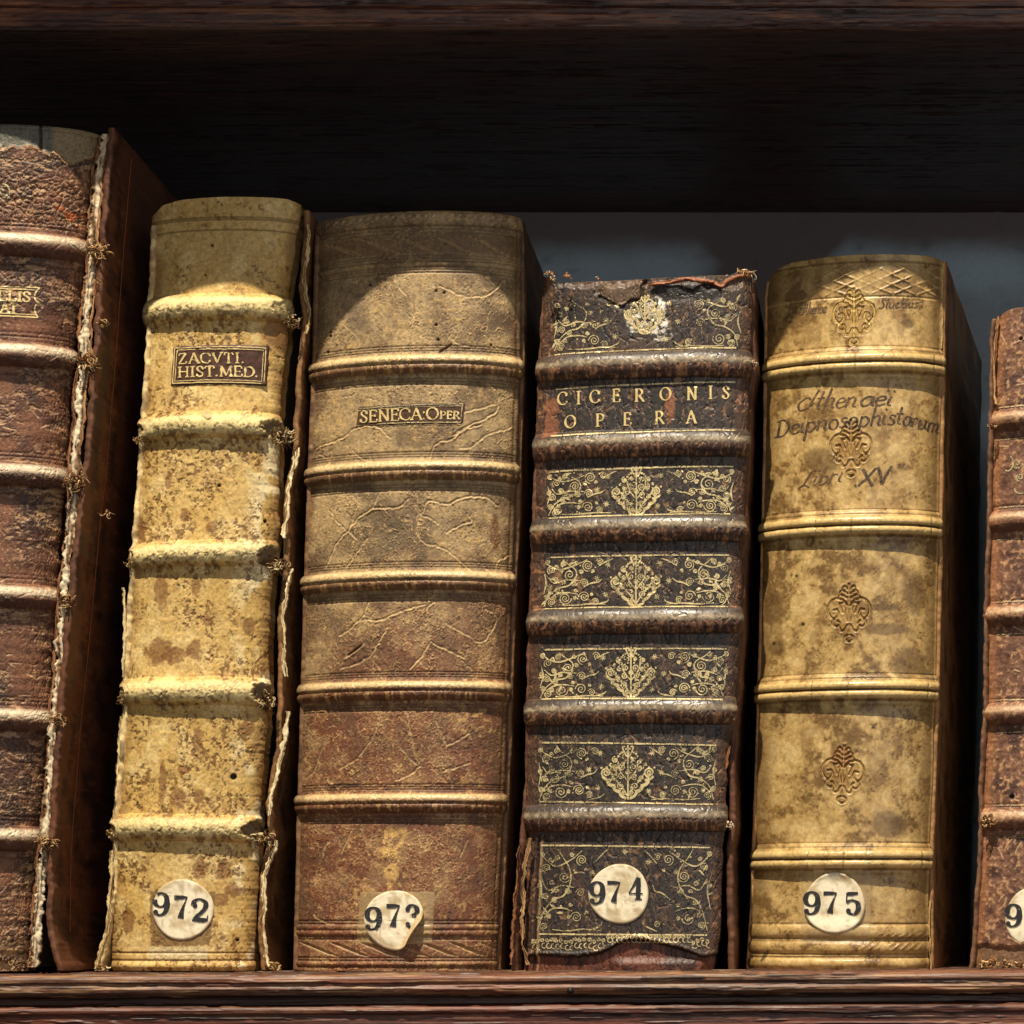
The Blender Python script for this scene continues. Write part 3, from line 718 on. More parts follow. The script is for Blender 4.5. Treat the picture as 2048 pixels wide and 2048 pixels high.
pt = sm(fbm(PX / 4.5, PV / 3.2, 24, 3, .6), .58, .66); C = mixc(C, lin(46, 32, 26), pt * .6 * sm(n1, .36, .56)); b.H -= .6 * pt
pt = sm(fbm(PX / 5., PV / 3., 25, 3, .6), .61, .68); C = mixc(C, lin(190, 150, 108), pt * .55 * sm(n3, .4, .58))
C = mixc(C, lin(70, 44, 36), sm(n2, .58, .74) * .6)
f1, f2 = worley(PX / 17. + 1.3 * n1, PV / 11. + 1.3 * n2, 7); ed = f2 - f1
cr = (1 - sm(ed, .03, .14)); m_top = sm(PV, 330, 360) * (1 - sm(PV, 440, 455)); m_low = sm(PV, 1500, 1700)
ck = cr * np.clip(m_top * sm(n3, .3, .5) + m_low * .7 * sm(n3, .35, .55) + .5 * sm(n1, .55, .7), 0, 1)
b.H += 3.2 * (n1 - .5) + 1.5 * (n2 - .5) - 2.2 * ck + 1.2 * sm(ed, .1, .5) * m_top
C = mixc(C, lin(186, 146, 108), ck * .45)
# vertical crackle along the joint
g1, g2 = worley(PX / 7. + 2 * n2, PV / 42. + 2 * n1, 8); vc = (1 - sm(g2 - g1, .04, .16)) * sm(de, 75, 18)
b.H -= 2.0 * vc; C = mixc(C, lin(52, 34, 28), vc * .7); C = mixc(C, lin(180, 132, 92), sm(n2, .56, .66) * sm(de, 60, 10) * .55)
fl = sm(fbm(PX / 20., PV / 9., 12, 5, .64), .57, .63) * sm(n1, .32, .55); b.H -= 1.6 * fl; C = mixc(C, lin(192, 152, 112), fl * .55)
for k in range(130):
    x0, v0 = rng.uniform(-10, 175), rng.uniform(300, 1920); a = rng.uniform(-.9, .9); L_ = rng.uniform(6, 26)
    d = b.dist(catmull([(x0, v0), (x0 + L_ * .5 * math.cos(a) + rng.uniform(-3, 3), v0 + L_ * .5 * math.sin(a)), (x0 + L_ * math.cos(a), v0 + L_ * math.sin(a))], 6), 8)
    k_ = np.exp(-(d / 1.5) ** 2); b.H -= 1.6 * k_; C = mixc(C, lin(204, 166, 126), k_ * rng.uniform(.3, .8))
# orange rubbed patch
op = sm(fbm(PX / 20., PV / 8., 15, 4), .46, .56) * np.exp(-((PX - 135) / 40) ** 2 - ((PV - 418 - (PX - 135) * .25) / 16) ** 2); C = mixc(C, lin(190, 104, 52), op * .9)
BV1 = [486, 706, 946, 1190, 1436, 1676]
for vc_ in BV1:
    e = b.band(vc_, 25, 25); C = mixc(C, lin(204, 184, 154), sm(e, .2, .8) * sm(PV, vc_ + 6, vc_ - 8) * (.55 + .8 * n2)); C = mixc(C, lin(84, 50, 38), sm(PV, vc_, vc_ + 14) * sm(e, 0, .3) * .8)  # highlight painted pale on the band's upper half, lower half darker
    for d_, s_ in ((-36, 1.6), (40, 1.6), (-44, 1.)): 
        g = b.line(vc_ + d_, s_, 1.8); C = mixc(C, lin(70, 44, 34), g * .5)
    b.G += .55 * sm(e, .3, .9)
# torn head: leather gone, grey lining with sewing grooves
tear = PV + 20 * (fbm(PX / 30., PX * 0 + 2, 22, 4) - .5) + np.where(PX > 100, -20 * sm(PX, 92, 112) , 0) * -1
lo = 292 + 46 * np.exp(-((PX - 140) / 44) ** 2)
bare = sm(lo - tear, -3, 4); b.H -= 7 * bare
gro = np.exp(-((np.abs(((PX + 8) / 88.) % 1 - .5) - .5) * 88 / 3.2) ** 2) * bare * (PX < 112)
b.H -= 5 * gro; C = mixc(C, lin(98, 96, 84) * (.55 + .9 * fbm(PX / 3., PV / 30., 23, 3))[..., None], bare); C = mixc(C, lin(150, 128, 92), bare * sm(PX, 98, 112) * .75); C = mixc(C, lin(40, 36, 34), gro)
lip = np.exp(-((lo - tear) / 5) ** 2) * sm(n2, .35, .6); b.H += 3 * lip; C = mixc(C, lin(176, 128, 88), lip * .5)
b.H += 5 * np.exp(-((PV - 252) / 4) ** 2) * (PX < 200)
b.H += -10 * sm(PV, 1890, 1940) * sm(n2, .4, .6); C = mixc(C, lin(176, 140, 96), sm(PV, 1860, 1930) * sm(n2, .5, .62) * .8)
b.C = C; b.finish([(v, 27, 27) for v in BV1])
GX = lambda a: a / 2.76
fr = [(np.array([(-20, 572), (79, 571)]), 1.3), (np.array([(-20, 577), (76, 576)]), .8), (np.array([(-20, 631), (76, 630)]), 1.3), (np.array([(-20, 626), (72, 625)]), .8),
      (catmull([(79, 571), (72, 580), (69, 590), (73, 598), (80, 601), (73, 604), (69, 612), (71, 622), (76, 630)], 2), 1.5)]
b.ribbons(fr, 'gold_frame', M['gold_l'])
t = text_strokes(ROM, 'ELIS', -4, 600, 19, 2.3, 1.4, width=66) + text_strokes(ROM, 'AT', 1, 623, 18, 2.3, 1.5, width=34)
b.ribbons(t, 'lettering', M['gold_l'])
b.ribbons([(spiral(2, 384, 14, 1.6), 2.0), (arc(2, 384, 18, 18, -80, 80), 1.6)], 'gold_ornament', M['gold_dim'])
def bc(dark, mid, edgec, tool=None, toolc=None):
    def f(dy, v, fr):
        a = fbm(dy / 40., v / 60., 61, 5); bb = fbm(dy / 10., v / 14., 62, 4); c = np.zeros(dy.shape + (3,)) + mid
        c = mixc(c, dark, sm(a, .45, .68)); c = mixc(c, mid * 1.5, sm(bb, .62, .74) * .6); c = mixc(c, edgec, fr * (.3 + .7 * sm(bb, .35, .6)))
        return c
    return f
b.board(1, [(240, 232), (300, 226), (470, 213), (700, 198), (930, 178), (1000, 168), (1200, 148), (1430, 126), (1700, 108), (1850, 106), (1945, 128)], 0.0, 64, 1000,
        bc(lin(58, 34, 25), lin(98, 58, 37), lin(100, 66, 46)), 244, thick=16, rag=5, seed=7, label='dark red-brown cover board')
b.board(-1, [(240, -350), (1945, -480)], 0.0, 64, 1000, bc(lin(70, 34, 24), lin(112, 58, 36), lin(150, 110, 80)), 244, thick=16, seed=8)
b.pages(0.0)
JP = [(214, 252), (205, 290), (196, 330), (192, 400), (188, 455), (184, 520), (178, 580), (172, 640), (170, 690), (163, 760), (158, 830), (150, 900), (149, 960), (146, 1020), (140, 1080), (130, 1150), (126, 1220), (121, 1300), (116, 1370), (108, 1450), (104, 1530), (97, 1600), (88, 1680), (82, 1760), (76, 1850), (68, 1935)]
ragged_strip(b, JP, 84, 11, lin(214, 198, 166), lin(128, 96, 68), 'exposed_joint', 31, rough=.5, strands=13, label='pale torn joint strip')
ragged_strip(b, [(x - 11, v) for x, v in JP], 92, 4, lin(150, 106, 72), lin(84, 52, 38), 'torn_leather_edge', 33, rough=.9)
ragged_strip(b, [(x + 9, v) for x, v in JP[:12]], 78, 3.2, lin(178, 136, 96), lin(96, 60, 42), 'torn_leather_edge', 34, rough=.9)
tan = [lin(170, 134, 90), lin(128, 88, 54), lin(196, 164, 116), lin(90, 58, 38)]
for i, (x, v) in enumerate([(196, 492), (176, 716), (152, 958), (134, 1196), (120, 1440), (94, 1684)]):
    fray(b, x, v, 64, 25 if i < 3 else 19, 90, tan, 200 + i, thick=1.5)
for i, (x, v, l) in enumerate([(206, 640, 1.2), (210, 1020, 1), (196, 560, 1), (60, 1925, 1.4), (30, 1930, 1.4)]): fray(b, x, v, 60, 14, 10, tan, 230 + i, thick=.9, length=2.2)
# fine tooled line down the board, a hand's breadth behind its edge
BE1 = np.array([(240, 232), (300, 226), (470, 213), (700, 198), (930, 178), (1000, 168), (1200, 148), (1430, 126), (1700, 108), (1850, 106), (1945, 128)], float)
mb = MB(); pts = []
for v in np.linspace(270, 1900, 80):
    xe = np.interp(v, BE1[:, 0], BE1[:, 1]) if v < 1850 else 106
    pts.append((VX + (xe - VX) * (1 + 64 / D) + 2.2, 64 + 125 + 6 * math.sin(v / 160.), SHELF - (VV + (v - VV) * (1 + 26 / D))))
mb.tube(pts, 1.0, lin(130, 78, 46), k=4); mb.build('tooled_line', M['fibre'], b.E)

# ================================================================== book with the spotted pale yellow spine (972)
b = Book('leather_book', 'spotted pale yellow book with dark title label and round label 972', 'book', 176, 14, 54,
         [(390, 303), (508, 303), (598, 297), (664, 293), (743, 288), (840, 284), (945, 275), (1017, 270), (1090, 266), (1199, 256), (1271, 254), (1358, 248), (1457, 243), (1565, 237), (1620, 231), (1692, 226), (1783, 223), (1855, 220), (1945, 226)],
         [(390, 604), (417, 601), (508, 588), (580, 578), (671, 576), (743, 566), (834, 560), (890, 560), (945, 556), (1053, 560), (1111, 548), (1217, 541), (1307, 538), (1358, 538), (1452, 535), (1475, 532), (1602, 522), (1667, 517), (1765, 517), (1891, 511), (1945, 511)],
         394, 1943, 'vellum', topdrop=([-1, -.85, -.6, 0, .8, 1], [26, 8, 2, 0, 0, 6]), ragL=2, ragR=4, seed=120, n=2.3, m=1.5)
PX, PV = b.PX, b.PV; xl, xr = b.edges(PV)
n1 = fbm(PX / 70., PV / 70., 51, 5); n2 = fbm(PX / 9., PV / 9., 52, 5, .6); n3 = fbm(PX / 34., PV / 44., 53, 5); n4 = fbm(PX / 130., PV / 110., 54, 3)
C = np.zeros(PV.shape + (3,)) + lin(200, 168, 104)
C = mixc(C, lin(192, 158, 90), sm(n1, .42, .62) * .8); C = mixc(C, lin(220, 194, 134), sm(n3, .52, .7) * .6); C = mixc(C, lin(172, 134, 72), sm(n2, .52, .7) * .6)
C = mixc(C, lin(236, 226, 188), sm(n3, .54, .66) * sm(PX, xr - 80, xr - 10) * .6 * sm(PV, 800, 950))
zone = sm(fbm(PX / 46., PV / 56., 55, 4), .40, .6)
sA = sm(fbm(PX / 5.5, PV / 6.5, 60, 3) + .10 * (zone - .5), .63, .68); sB = sm(fbm(PX / 13., PV / 17., 61, 5, .62) + .16 * (zone - .6), .60, .65)
sC = sm(fbm(PX / 3., PV / 3.4, 62, 2), .66, .74) * zone * .6
sp = np.clip(sA * (.25 + .75 * zone) + sB * .32 + sC, 0, 1) * (.25 + .75 * sm(PV, 560, 640))
ed_ = sm(np.minimum(PX - xl, xr - PX) + 40 * (n3 - .5) + 10 * (n2 - .5), 26, 4); C = mixc(C, lin(128, 92, 54), ed_ * .6)  # side edges darkened: grime plus painted light falloff on the curve
C = mixc(C, lin(104, 68, 36), sp * .82); b.H -= 1.2 * sp
f1, f2 = worley(PX / 30. + n2 * 1.6, PV / 34. + n2 * 1.6, 56); s2 = sm(.2 - f1, 0, .08) * sm(n1, .4, .6); C = mixc(C, lin(82, 52, 32), s2 * .8)
for (x, v, rx, rv) in [(322, 1185, 14, 34), (318, 1300, 26, 22), (352, 1310, 24, 16), (388, 1300, 16, 20), (392, 1170, 8, 22), (325, 1570, 7, 40), (360, 1595, 18, 22), (398, 1590, 12, 14), (395, 1480, 10, 24), (366, 1540, 12, 10), (402, 1738, 16, 20), (446, 1735, 14, 22), (258, 1840, 10, 26), (424, 1055, 12, 12), (498, 1250, 12, 14), (415, 1240, 9, 9), (372, 1030, 10, 12), (284, 1050, 7, 26), (555, 660, 30, 24), (336, 960, 7, 20), (470, 1780, 20, 12), (440, 1800, 16, 10), (492, 1455, 14, 12)]:
    k_ = sm(1.25 - np.hypot((PX - x) / rx, (PV - v) / rv) - 1.5 * (n2 - .5) - .9 * (n3 - .5), 0, .3); C = mixc(C, lin(118, 76, 42), k_ * .72)
for (x, v, r) in [(467, 1553, 6.5), (475, 1880, 3.5), (438, 971, 3), (530, 1040, 3.5), (424, 490, 3), (410, 549, 2.2)]:
    k_ = sm(r - np.hypot(PX - x, PV - v), -1, 1.2); C = mixc(C, lin(24, 18, 16), k_); b.H -= 5 * k_
b.H += 3.0 * (n1 - .5) + 1.6 * (n2 - .5) + 2 * (n3 - .5)
BV2 = [614, 852, 1106, 1381, 1656]
for i, vc_ in enumerate(BV2):
    vq = vc_ + 3 * (n4 - .5) * 4
    e = np.clip(1 - ((PV - vq) / 26) ** 2, 0, 1); b.H += 20 * e ** .62; b.H += 5 * np.exp(-((PV - vq) / 44) ** 2)
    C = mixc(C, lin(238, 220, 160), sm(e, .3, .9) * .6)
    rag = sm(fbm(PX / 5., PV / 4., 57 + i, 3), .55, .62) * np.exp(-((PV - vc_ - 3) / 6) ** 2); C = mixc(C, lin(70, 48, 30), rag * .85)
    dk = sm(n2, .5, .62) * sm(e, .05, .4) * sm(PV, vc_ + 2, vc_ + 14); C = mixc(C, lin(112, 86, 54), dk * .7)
    hole = sm(1.1 - np.hypot((PX - xr + 10) / 26, (PV - vc_ - 4) / 20) + .8 * (n2 - .5), 0, .35) * (.35 if i == 0 else 1); b.H -= 15 * hole; C = mixc(C, lin(74, 50, 34), hole * .85)
    hl = sm(1 - np.hypot((PX - xl) / 12, (PV - vc_ - 4) / 16) + .8 * (n2 - .5), 0, .35) * (i > 0); b.H -= 8 * hl; C = mixc(C, lin(120, 92, 60), hl * .7)
for v_ in (434, 438, 459): 
    g = b.line(v_, 2.0, 1.5); C = mixc(C, lin(96, 74, 46), g * .8)
for v_ in (1906, 1921):
    g = b.line(v_, 2.4, 1.6); C = mixc(C, lin(96, 70, 42), g * .7)
b.H += 6 * np.clip(1 - ((PV - 1932) / 9) ** 2, 0, 1)
# old glue square under the number
gs = sm(np.minimum.reduce([PX - 300, 432 - PX - .1 * (PV - 1780), PV - 1782, 1893 - PV]) + 10 * (n2 - .5), -1, 2); C = mixc(C, lin(118, 90, 56), gs * .85)
gw = sm(np.minimum.reduce([PX - 294, 415 - PX, PV - 1893, 1920 - PV]) + 10 * (n2 - .5), -1, 2); C = mixc(C, lin(206, 190, 148), gw * .7)
sh = sm(np.hypot(PX - 418, PV - 832 - .2 * (PX - 418)) / 10 + (n2 - .5), 1.2, .8); C = mixc(C, lin(150, 132, 100), sh * .6); b.H += 2.5 * sh
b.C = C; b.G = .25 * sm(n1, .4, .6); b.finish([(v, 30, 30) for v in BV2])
dk = lambda px, pv: np.zeros(px.shape + (3,)) + lin(74, 46, 34) * (.7 + .6 * fbm(px / 9., pv / 9., 58, 4))[..., None]
tl = b.patch(344, 689, 537, 770, 'title_label', M['calf'], 2.4, dk, skew=-5, rag=2.2, shapefn=lambda a, b_: 4 * sm(a, .86, 1) * sm(b_, .8, 1))
fr = []
for d_, w_ in ((5, 1.0), (9.5, .7)):
    fr += [(np.array([(346 + d_, 689 + d_), (536 - d_, 689 + d_)]), w_), (np.array([(342 + d_, 770 - d_), (532 - d_, 770 - d_)]), w_), (np.array([(346 + d_, 689 + d_), (342 + d_, 770 - d_)]), w_), (np.array([(536 - d_, 689 + d_), (532 - d_, 770 - d_)]), w_)]
b.ribbons(fr, 'gold_frame', M['gold_l'], tl, off=3.8)
t = text_strokes(ROM, 'ZACVTI.', 358, 726, 20, 2.0, .9, width=132, track=.12) + text_strokes(ROM, 'HIST.MED.', 357, 753, 20, 2.0, .9, width=160, track=.04)
b.ribbons(t, 'lettering', M['gold_l'], tl, off=3.8)
sticker(b, 366, 1819, 61, [('9', 304, 1831, 46, 1.1, 0), ('7', 347, 1836, 46, 1.0, 0), ('2', 382, 1844, 46, 1.1, 0)], 71)
pale = [lin(186, 158, 108), lin(132, 100, 62), lin(98, 70, 44), lin(66, 46, 32), lin(210, 190, 146)]
b.board(1, [(390, 616), (446, 621), (562, 609), (624, 618), (743, 604), (890, 597), (981, 580), (1133, 578), (1235, 567), (1336, 568), (1423, 566), (1493, 562), (1609, 543), (1667, 550), (1747, 532), (1855, 527), (1945, 534)], 0.0, 222, 960,
        bc(lin(90, 60, 38), lin(140, 98, 60), lin(132, 98, 62)), 408, thick=14, rag=3, seed=17)
b.board(-1, [(390, 302), (664, 291), (945, 272), (1199, 252), (1358, 246), (1457, 240), (1620, 228), (1783, 219), (1855, 208), (1945, 190)], 0.0, 216, 960,
        bc(lin(90, 64, 40), lin(150, 116, 70), lin(220, 196, 140)), 440, thick=14, rag=4, seed=18)
b.pages(0.0)
RJ = [(619, 440), (616, 500), (609, 562), (618, 615), (611, 660)]
ragged_strip(b, RJ, 212, 4, lin(206, 178, 124), lin(96, 70, 46), 'torn_leather_edge', 41, rough=.8)
for j, seg in enumerate([[(596, 890), (585, 940), (577, 981), (573, 1030), (569, 1072)], [(584, 1133), (574, 1180), (566, 1235), (569, 1300), (570, 1350)], [(577, 1420), (571, 1460), (566, 1493), (553, 1550), (541, 1609), (539, 1630)], [(553, 1680), (541, 1720), (530, 1747), (528, 1800), (526, 1855), (533, 1920), (541, 1940)]]):
    ragged_strip(b, seg, 208, 5, lin(232, 214, 168), lin(130, 98, 62), 'torn_leather_edge', 42 + j, rough=.9)
ragged_strip(b, [(248, 1170), (250, 1260), (247, 1350)], 218, 3.5, lin(222, 198, 146), lin(90, 64, 40), 'torn_leather_edge', 50, rough=.6)
ragged_strip(b, [(240, 1430), (237, 1500), (233, 1580), (226, 1640)], 218, 3.5, lin(222, 198, 146), lin(90, 64, 40), 'torn_leather_edge', 51, rough=.6)
ragged_strip(b, [(225, 1700), (223, 1780), (216, 1850), (204, 1890), (192, 1938)], 214, 5, lin(214, 186, 130), lin(96, 68, 42), 'torn_leather_edge', 52, rough=.8)
for i, (x, v) in enumerate([(586, 640), (566, 872), (556, 1128), (532, 1402), (526, 1676)]):
    fray(b, x, v, 198, 22, 80 if i else 26, pale, 300 + i, thick=1.5)
for i, (x, v) in enumerate([(276, 876), (258, 1124), (240, 1398), (220, 1666)]): fray(b, x, v, 206, 11, 22, pale[:3], 320 + i, thick=1.2, dirx=-.3)
fray(b, 548, 1934, 200, 16, 26, pale[:2], 340, thick=2.6); fray(b, 205, 1938, 200, 14, 20, pale, 341, thick=1.8)

# ================================================================== veined brown book (973)
b = Book('leather_book', 'wide veined brown leather book with small title label and curling round label 973', 'book', 160, 46, 84,
         [(421, 633), (700, 625), (1000, 613), (1400, 601), (1945, 588)], [(421, 1044), (700, 1042), (1000, 1031), (1300, 1020), (1530, 1012), (1945, 992)],
         423, 1943, 'calf', topdrop=([-1, -.95, 0, .95, 1], [4, 0, 0, 0, 4]), seed=140, n=2.1, m=1.5)
PX, PV = b.PX, b.PV; xl, xr = b.edges(PV); tt = (PX - xl) / (xr - xl)
n1 = fbm(PX / 90., PV / 80., 151, 5); n2 = fbm(PX / 10., PV / 10., 152, 5, .6); n3 = fbm(PX / 40., PV / 40., 153, 5); n4 = fbm(PX / 200., PV / 200., 154, 3)
C = np.zeros(PV.shape + (3,)) + lin(144, 122, 88)
red = np.clip(sm(PV + 260 * (n1 - .5) + 200 * (tt - .5), 950, 1500), 0, 1)
C = mixc(C, lin(112, 69, 48), red); C = mixc(C, lin(110, 64, 44), sm(n1, .55, .7) * red * .7)
C = mixc(C, lin(108, 90, 68), sm(n1, .55, .68) * (1 - red) * .85); C = mixc(C, lin(174, 148, 106), sm(n3, .52, .68) * .55 * (1 - red * .5)); C = mixc(C, lin(88, 66, 48), sm(n3, .5, .34) * .5)
C = mixc(C, lin(196, 158, 98), sm(n2, .58, .7) * sm(n1, .5, .35) * .6)
dg = sm(np.hypot((PX - 745) / 75, (PV - 1075) / 55) + .8 * (n3 - .5), 1.0, .6); C = mixc(C, lin(104, 88, 66), dg * .8)
dg = sm(np.hypot((PX - 845) / 30, (PV - 1060) / 75) + .8 * (n3 - .5), 1.0, .6); C = mixc(C, lin(96, 80, 60), dg * .7)
dg = sm(np.hypot((PX - 690) / 60, (PV - 600) / 80) + .8 * (n3 - .5), 1.1, .5); C = mixc(C, lin(112, 100, 82), dg * .35)
pt = sm(fbm(PX / 3.6, PV / 3.6, 161, 3, .6), .60, .68) * sm(fbm(PX / 36., PV / 40., 162, 4), .38, .56); C = mixc(C, lin(62, 46, 34), pt * .45); b.H -= .9 * pt
pt = sm(fbm(PX / 3.2, PV / 3.2, 163, 3, .6), .60, .68) * sm(fbm(PX / 36., PV / 40., 164, 4), .42, .58); C = mixc(C, lin(196, 166, 120), pt * .22)
C = mixc(C, lin(96, 56, 34), sm(np.hypot((PX - 990) / 10, (PV - 1065) / 40) + (n2 - .5), 1.1, .7) * .8)
ys = sm(np.abs(PX - 785 + 30 * (n3 - .5)) / (12 + 40 * sm(PV, 1780, 1650)), 1., .3) * sm(PV, 1650, 1670) * (1 - sm(PV, 1740, 1780)); C = mixc(C, lin(206, 168, 100), ys * sm(n2, .4, .58) * .9)
# fine vein net
w1 = PX / 52. + 1.6 * (n3 - .5) * 2; w2 = PV / 58. + 1.6 * (fbm(PX / 38., PV / 38., 155, 4) - .5) * 2
f1, f2 = worley(w1, w2, 156); v1 = (1 - sm(f2 - f1, .0, .045)) * sm(n1, .42, .56)
f1, f2 = worley(PX / 19. + 3 * n3, PV / 20. + 3 * n1, 157); v2 = (1 - sm(f2 - f1, .0, .08)) * np.clip(sm(n3, .42, .56) * .9 * (.5 + .5 * red), 0, 1)
f1, f2 = worley(PX / 7. + 3 * n2, PV / 7. + 3 * n3, 158); v3 = (1 - sm(f2 - f1, .0, .16)) * sm(fbm(PX / 60., PV / 50., 159, 4), .4, .56)
b.H += 1.5 * v1 + .8 * v2 + .5 * v3 + 4 * (n1 - .5) + 1.2 * (n2 - .5)
C = mixc(C, lin(212, 172, 112), np.clip(v1 * .55 + v2 * .5 + v3 * .4, 0, 1))
def tr(ax, av, k, *p): return [(ax + x / k, av + y / k) for x, y in p]
c4 = lambda *p: tr(600, 380, 3.864, *p)
c5 = lambda *p: tr(600, 850, 3.864, *p)
c6 = lambda *p: tr(560, 1350, 2.767, *p)
VE = [(c4((1080, 750), (1160, 790), (1280, 830), (1430, 820), (1520, 750), (1580, 670)), 1), (c4((730, 650), (740, 720), (800, 800), (850, 870), (875, 1000), (860, 1060)), .9), (c4((1580, 690), (1580, 800), (1605, 930)), .7),
      (c4((1160, 1150), (1230, 1200), (1300, 1220)), .8), (c4((1470, 930), (1450, 1000), (1440, 1080)), .6), (c4((1470, 1500), (1530, 1560), (1530, 1680), (1480, 1740), (1300, 1830), (1180, 1910)), 1.3),
      (c4((1270, 1720), (1400, 1690), (1510, 1650)), .8), (c4((1430, 1120), (1530, 1220), (1640, 1290)), .7), (c4((330, 1580), (420, 1570), (440, 1520), (400, 1500)), .8), (c4((330, 1000), (440, 1120), (450, 1200)), .5), (c4((1660, 700), (1690, 850), (1670, 1000), (1690, 1100)), .7),
      (c5((80, 210), (140, 130), (270, 100), (380, 50), (450, 10), (560, 0), (640, 40), (700, 110)), 1.2), (c5((1000, 260), (1060, 150), (1160, 130), (1260, 50), (1400, 0)), 1.4), (c5((1240, 190), (1340, 170), (1400, 110), (1500, 60), (1640, 0)), .9),
      (c5((150, 190), (200, 220), (230, 290)), .8), (c5((350, 100), (380, 200), (410, 280)), .6), (c5((410, 190), (480, 250), (560, 275)), .8),
      (c5((210, 1080), (230, 1020), (290, 900), (370, 810), (430, 740), (560, 650), (720, 650), (800, 620), (830, 590)), 1.5), (c5((230, 640), (300, 740), (370, 810), (450, 890)), 1.1), (c5((380, 800), (430, 650), (430, 560), (400, 530)), .9), (c5((570, 640), (590, 590), (620, 520)), .7),
      (c5((900, 540), (920, 690), (1000, 730), (1070, 780)), 1.1), (c5((950, 690), (1000, 600), (1140, 620), (1250, 570), (1430, 560), (1540, 620)), 1.3), (c5((910, 700), (910, 850), (960, 920), (1100, 960), (1200, 1030), (1330, 1130)), 1.1), (c5((520, 870), (430, 1000), (360, 1090)), .8), (c5((1140, 840), (1250, 780), (1330, 750), (1290, 690)), .9),
      (c5((1320, 1030), (1420, 1090), (1500, 1160)), .7), (c5((1520, 1160), (1520, 1060), (1630, 990)), .7),
      (c5((540, 1350), (490, 1480), (400, 1560), (310, 1620)), 1.3), (c5((480, 1510), (620, 1510), (780, 1450), (960, 1400)), 1.0), (c5((1040, 1380), (980, 1440), (990, 1600), (1020, 1690), (1150, 1750), (1270, 1810)), 1.2), (c5((1010, 1690), (940, 1800), (850, 1900)), 1.0), (c5((670, 1570), (600, 1700), (540, 1790), (430, 1850), (320, 1880)), 1.0),
      (c5((220, 1720), (260, 1780), (300, 1830)), .7), (c5((1440, 1420), (1520, 1500), (1410, 1680), (1290, 1630), (1130, 1540)), .8), (c5((1250, 1830), (1330, 1900)), .6), (c5((560, 1810), (620, 1900)), .7),
      (c6((700, 200), (720, 330), (750, 450), (770, 510)), .9), (c6((770, 510), (720, 560), (640, 590)), .8), (c6((545, 270), (500, 370), (420, 470), (330, 520)), .7), (c6((860, 260), (900, 340), (920, 410)), .7), (c6((920, 400), (1000, 360), (1050, 330)), .7), (c6((1050, 490), (970, 520), (900, 540)), .7), (c6((160, 560), (200, 500), (230, 400)), .8), (c6((670, 410), (720, 470), (760, 500)), .7), (c6((930, 540), (960, 620)), .6),
      (c6((400, 850), (370, 920), (340, 990)), .7), (c6((450, 850), (480, 930), (495, 1000)), .7), (c6((1040, 920), (1010, 980), (1000, 1010)), .6), (c6((240, 990), (250, 950), (275, 930)), .7), (c6((1180, 1000), (1200, 1100), (1190, 1190)), .8), (c6((190, 1330), (240, 1370), (300, 1380)), .7)]
for p, w_ in VE:
    q = catmull(p, 5); q = q + 3.2 * np.stack([fbm(q[:, 0] / 6, q[:, 1] / 6, 5) - .5, fbm(q[:, 0] / 6, q[:, 1] / 6, 6) - .5], 1) * 2
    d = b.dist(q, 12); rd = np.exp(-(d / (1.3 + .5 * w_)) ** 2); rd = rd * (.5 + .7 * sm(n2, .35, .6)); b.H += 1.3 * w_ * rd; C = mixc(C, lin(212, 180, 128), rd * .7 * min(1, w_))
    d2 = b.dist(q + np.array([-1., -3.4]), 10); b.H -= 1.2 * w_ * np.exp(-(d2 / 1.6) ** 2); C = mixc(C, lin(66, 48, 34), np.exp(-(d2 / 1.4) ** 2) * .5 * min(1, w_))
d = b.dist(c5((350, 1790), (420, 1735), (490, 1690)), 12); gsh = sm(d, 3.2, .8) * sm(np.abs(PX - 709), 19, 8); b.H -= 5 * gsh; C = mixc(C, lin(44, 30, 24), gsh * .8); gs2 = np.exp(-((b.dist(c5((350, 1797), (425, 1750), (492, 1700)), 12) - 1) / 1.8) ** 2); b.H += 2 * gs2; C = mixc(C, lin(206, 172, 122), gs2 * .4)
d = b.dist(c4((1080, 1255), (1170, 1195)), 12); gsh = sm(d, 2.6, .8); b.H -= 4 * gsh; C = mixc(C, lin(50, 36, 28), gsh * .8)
for (x, v) in [(890, 487), (740, 565), (872, 582), (888, 586), (661, 650), (661, 658), (656, 690), (872, 650), (982, 687), (876, 680)]:
    k_ = sm(2.6 - np.hypot(PX - x, PV - v), -1, 1); b.H -= 4 * k_; C = mixc(C, lin(30, 22, 20), k_ * .9)
d = b.dist(c6((300, 610), (340, 600), (380, 610), (430, 605)), 8); k_ = sm(3.5 - d + 5 * (n2 - .5), -.5, 1); C = mixc(C, lin(40, 32, 28), k_ * .8)
BV3 = [727, 939, 1159, 1379, 1604]
for vc_ in BV3:
    e1 = np.clip(1 - ((PV - vc_ + 5) / 14) ** 2, 0, 1); e2 = np.clip(1 - ((PV - vc_ - 8) / 13) ** 2, 0, 1); wv = 1 + .06 * (n3 - .5)
    e = np.maximum(e1 ** .6 * 20, e2 ** .6 * 17) * wv; b.H += e
    b.line(vc_ + 2, 2.5, 1.8)
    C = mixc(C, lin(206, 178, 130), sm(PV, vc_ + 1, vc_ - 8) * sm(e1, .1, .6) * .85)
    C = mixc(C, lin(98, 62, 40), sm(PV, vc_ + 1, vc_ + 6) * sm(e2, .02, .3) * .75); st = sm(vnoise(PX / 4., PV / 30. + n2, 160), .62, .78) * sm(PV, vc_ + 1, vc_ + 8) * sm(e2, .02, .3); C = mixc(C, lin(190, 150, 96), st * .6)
    b.G += .95 * sm(e1, .1, .6)
    for d_ in (-25, -30, -35, 30, 36, 42):
        g = b.line(vc_ + d_, 1.7, 1.5); C = mixc(C, lin(76, 58, 42), g * .55)
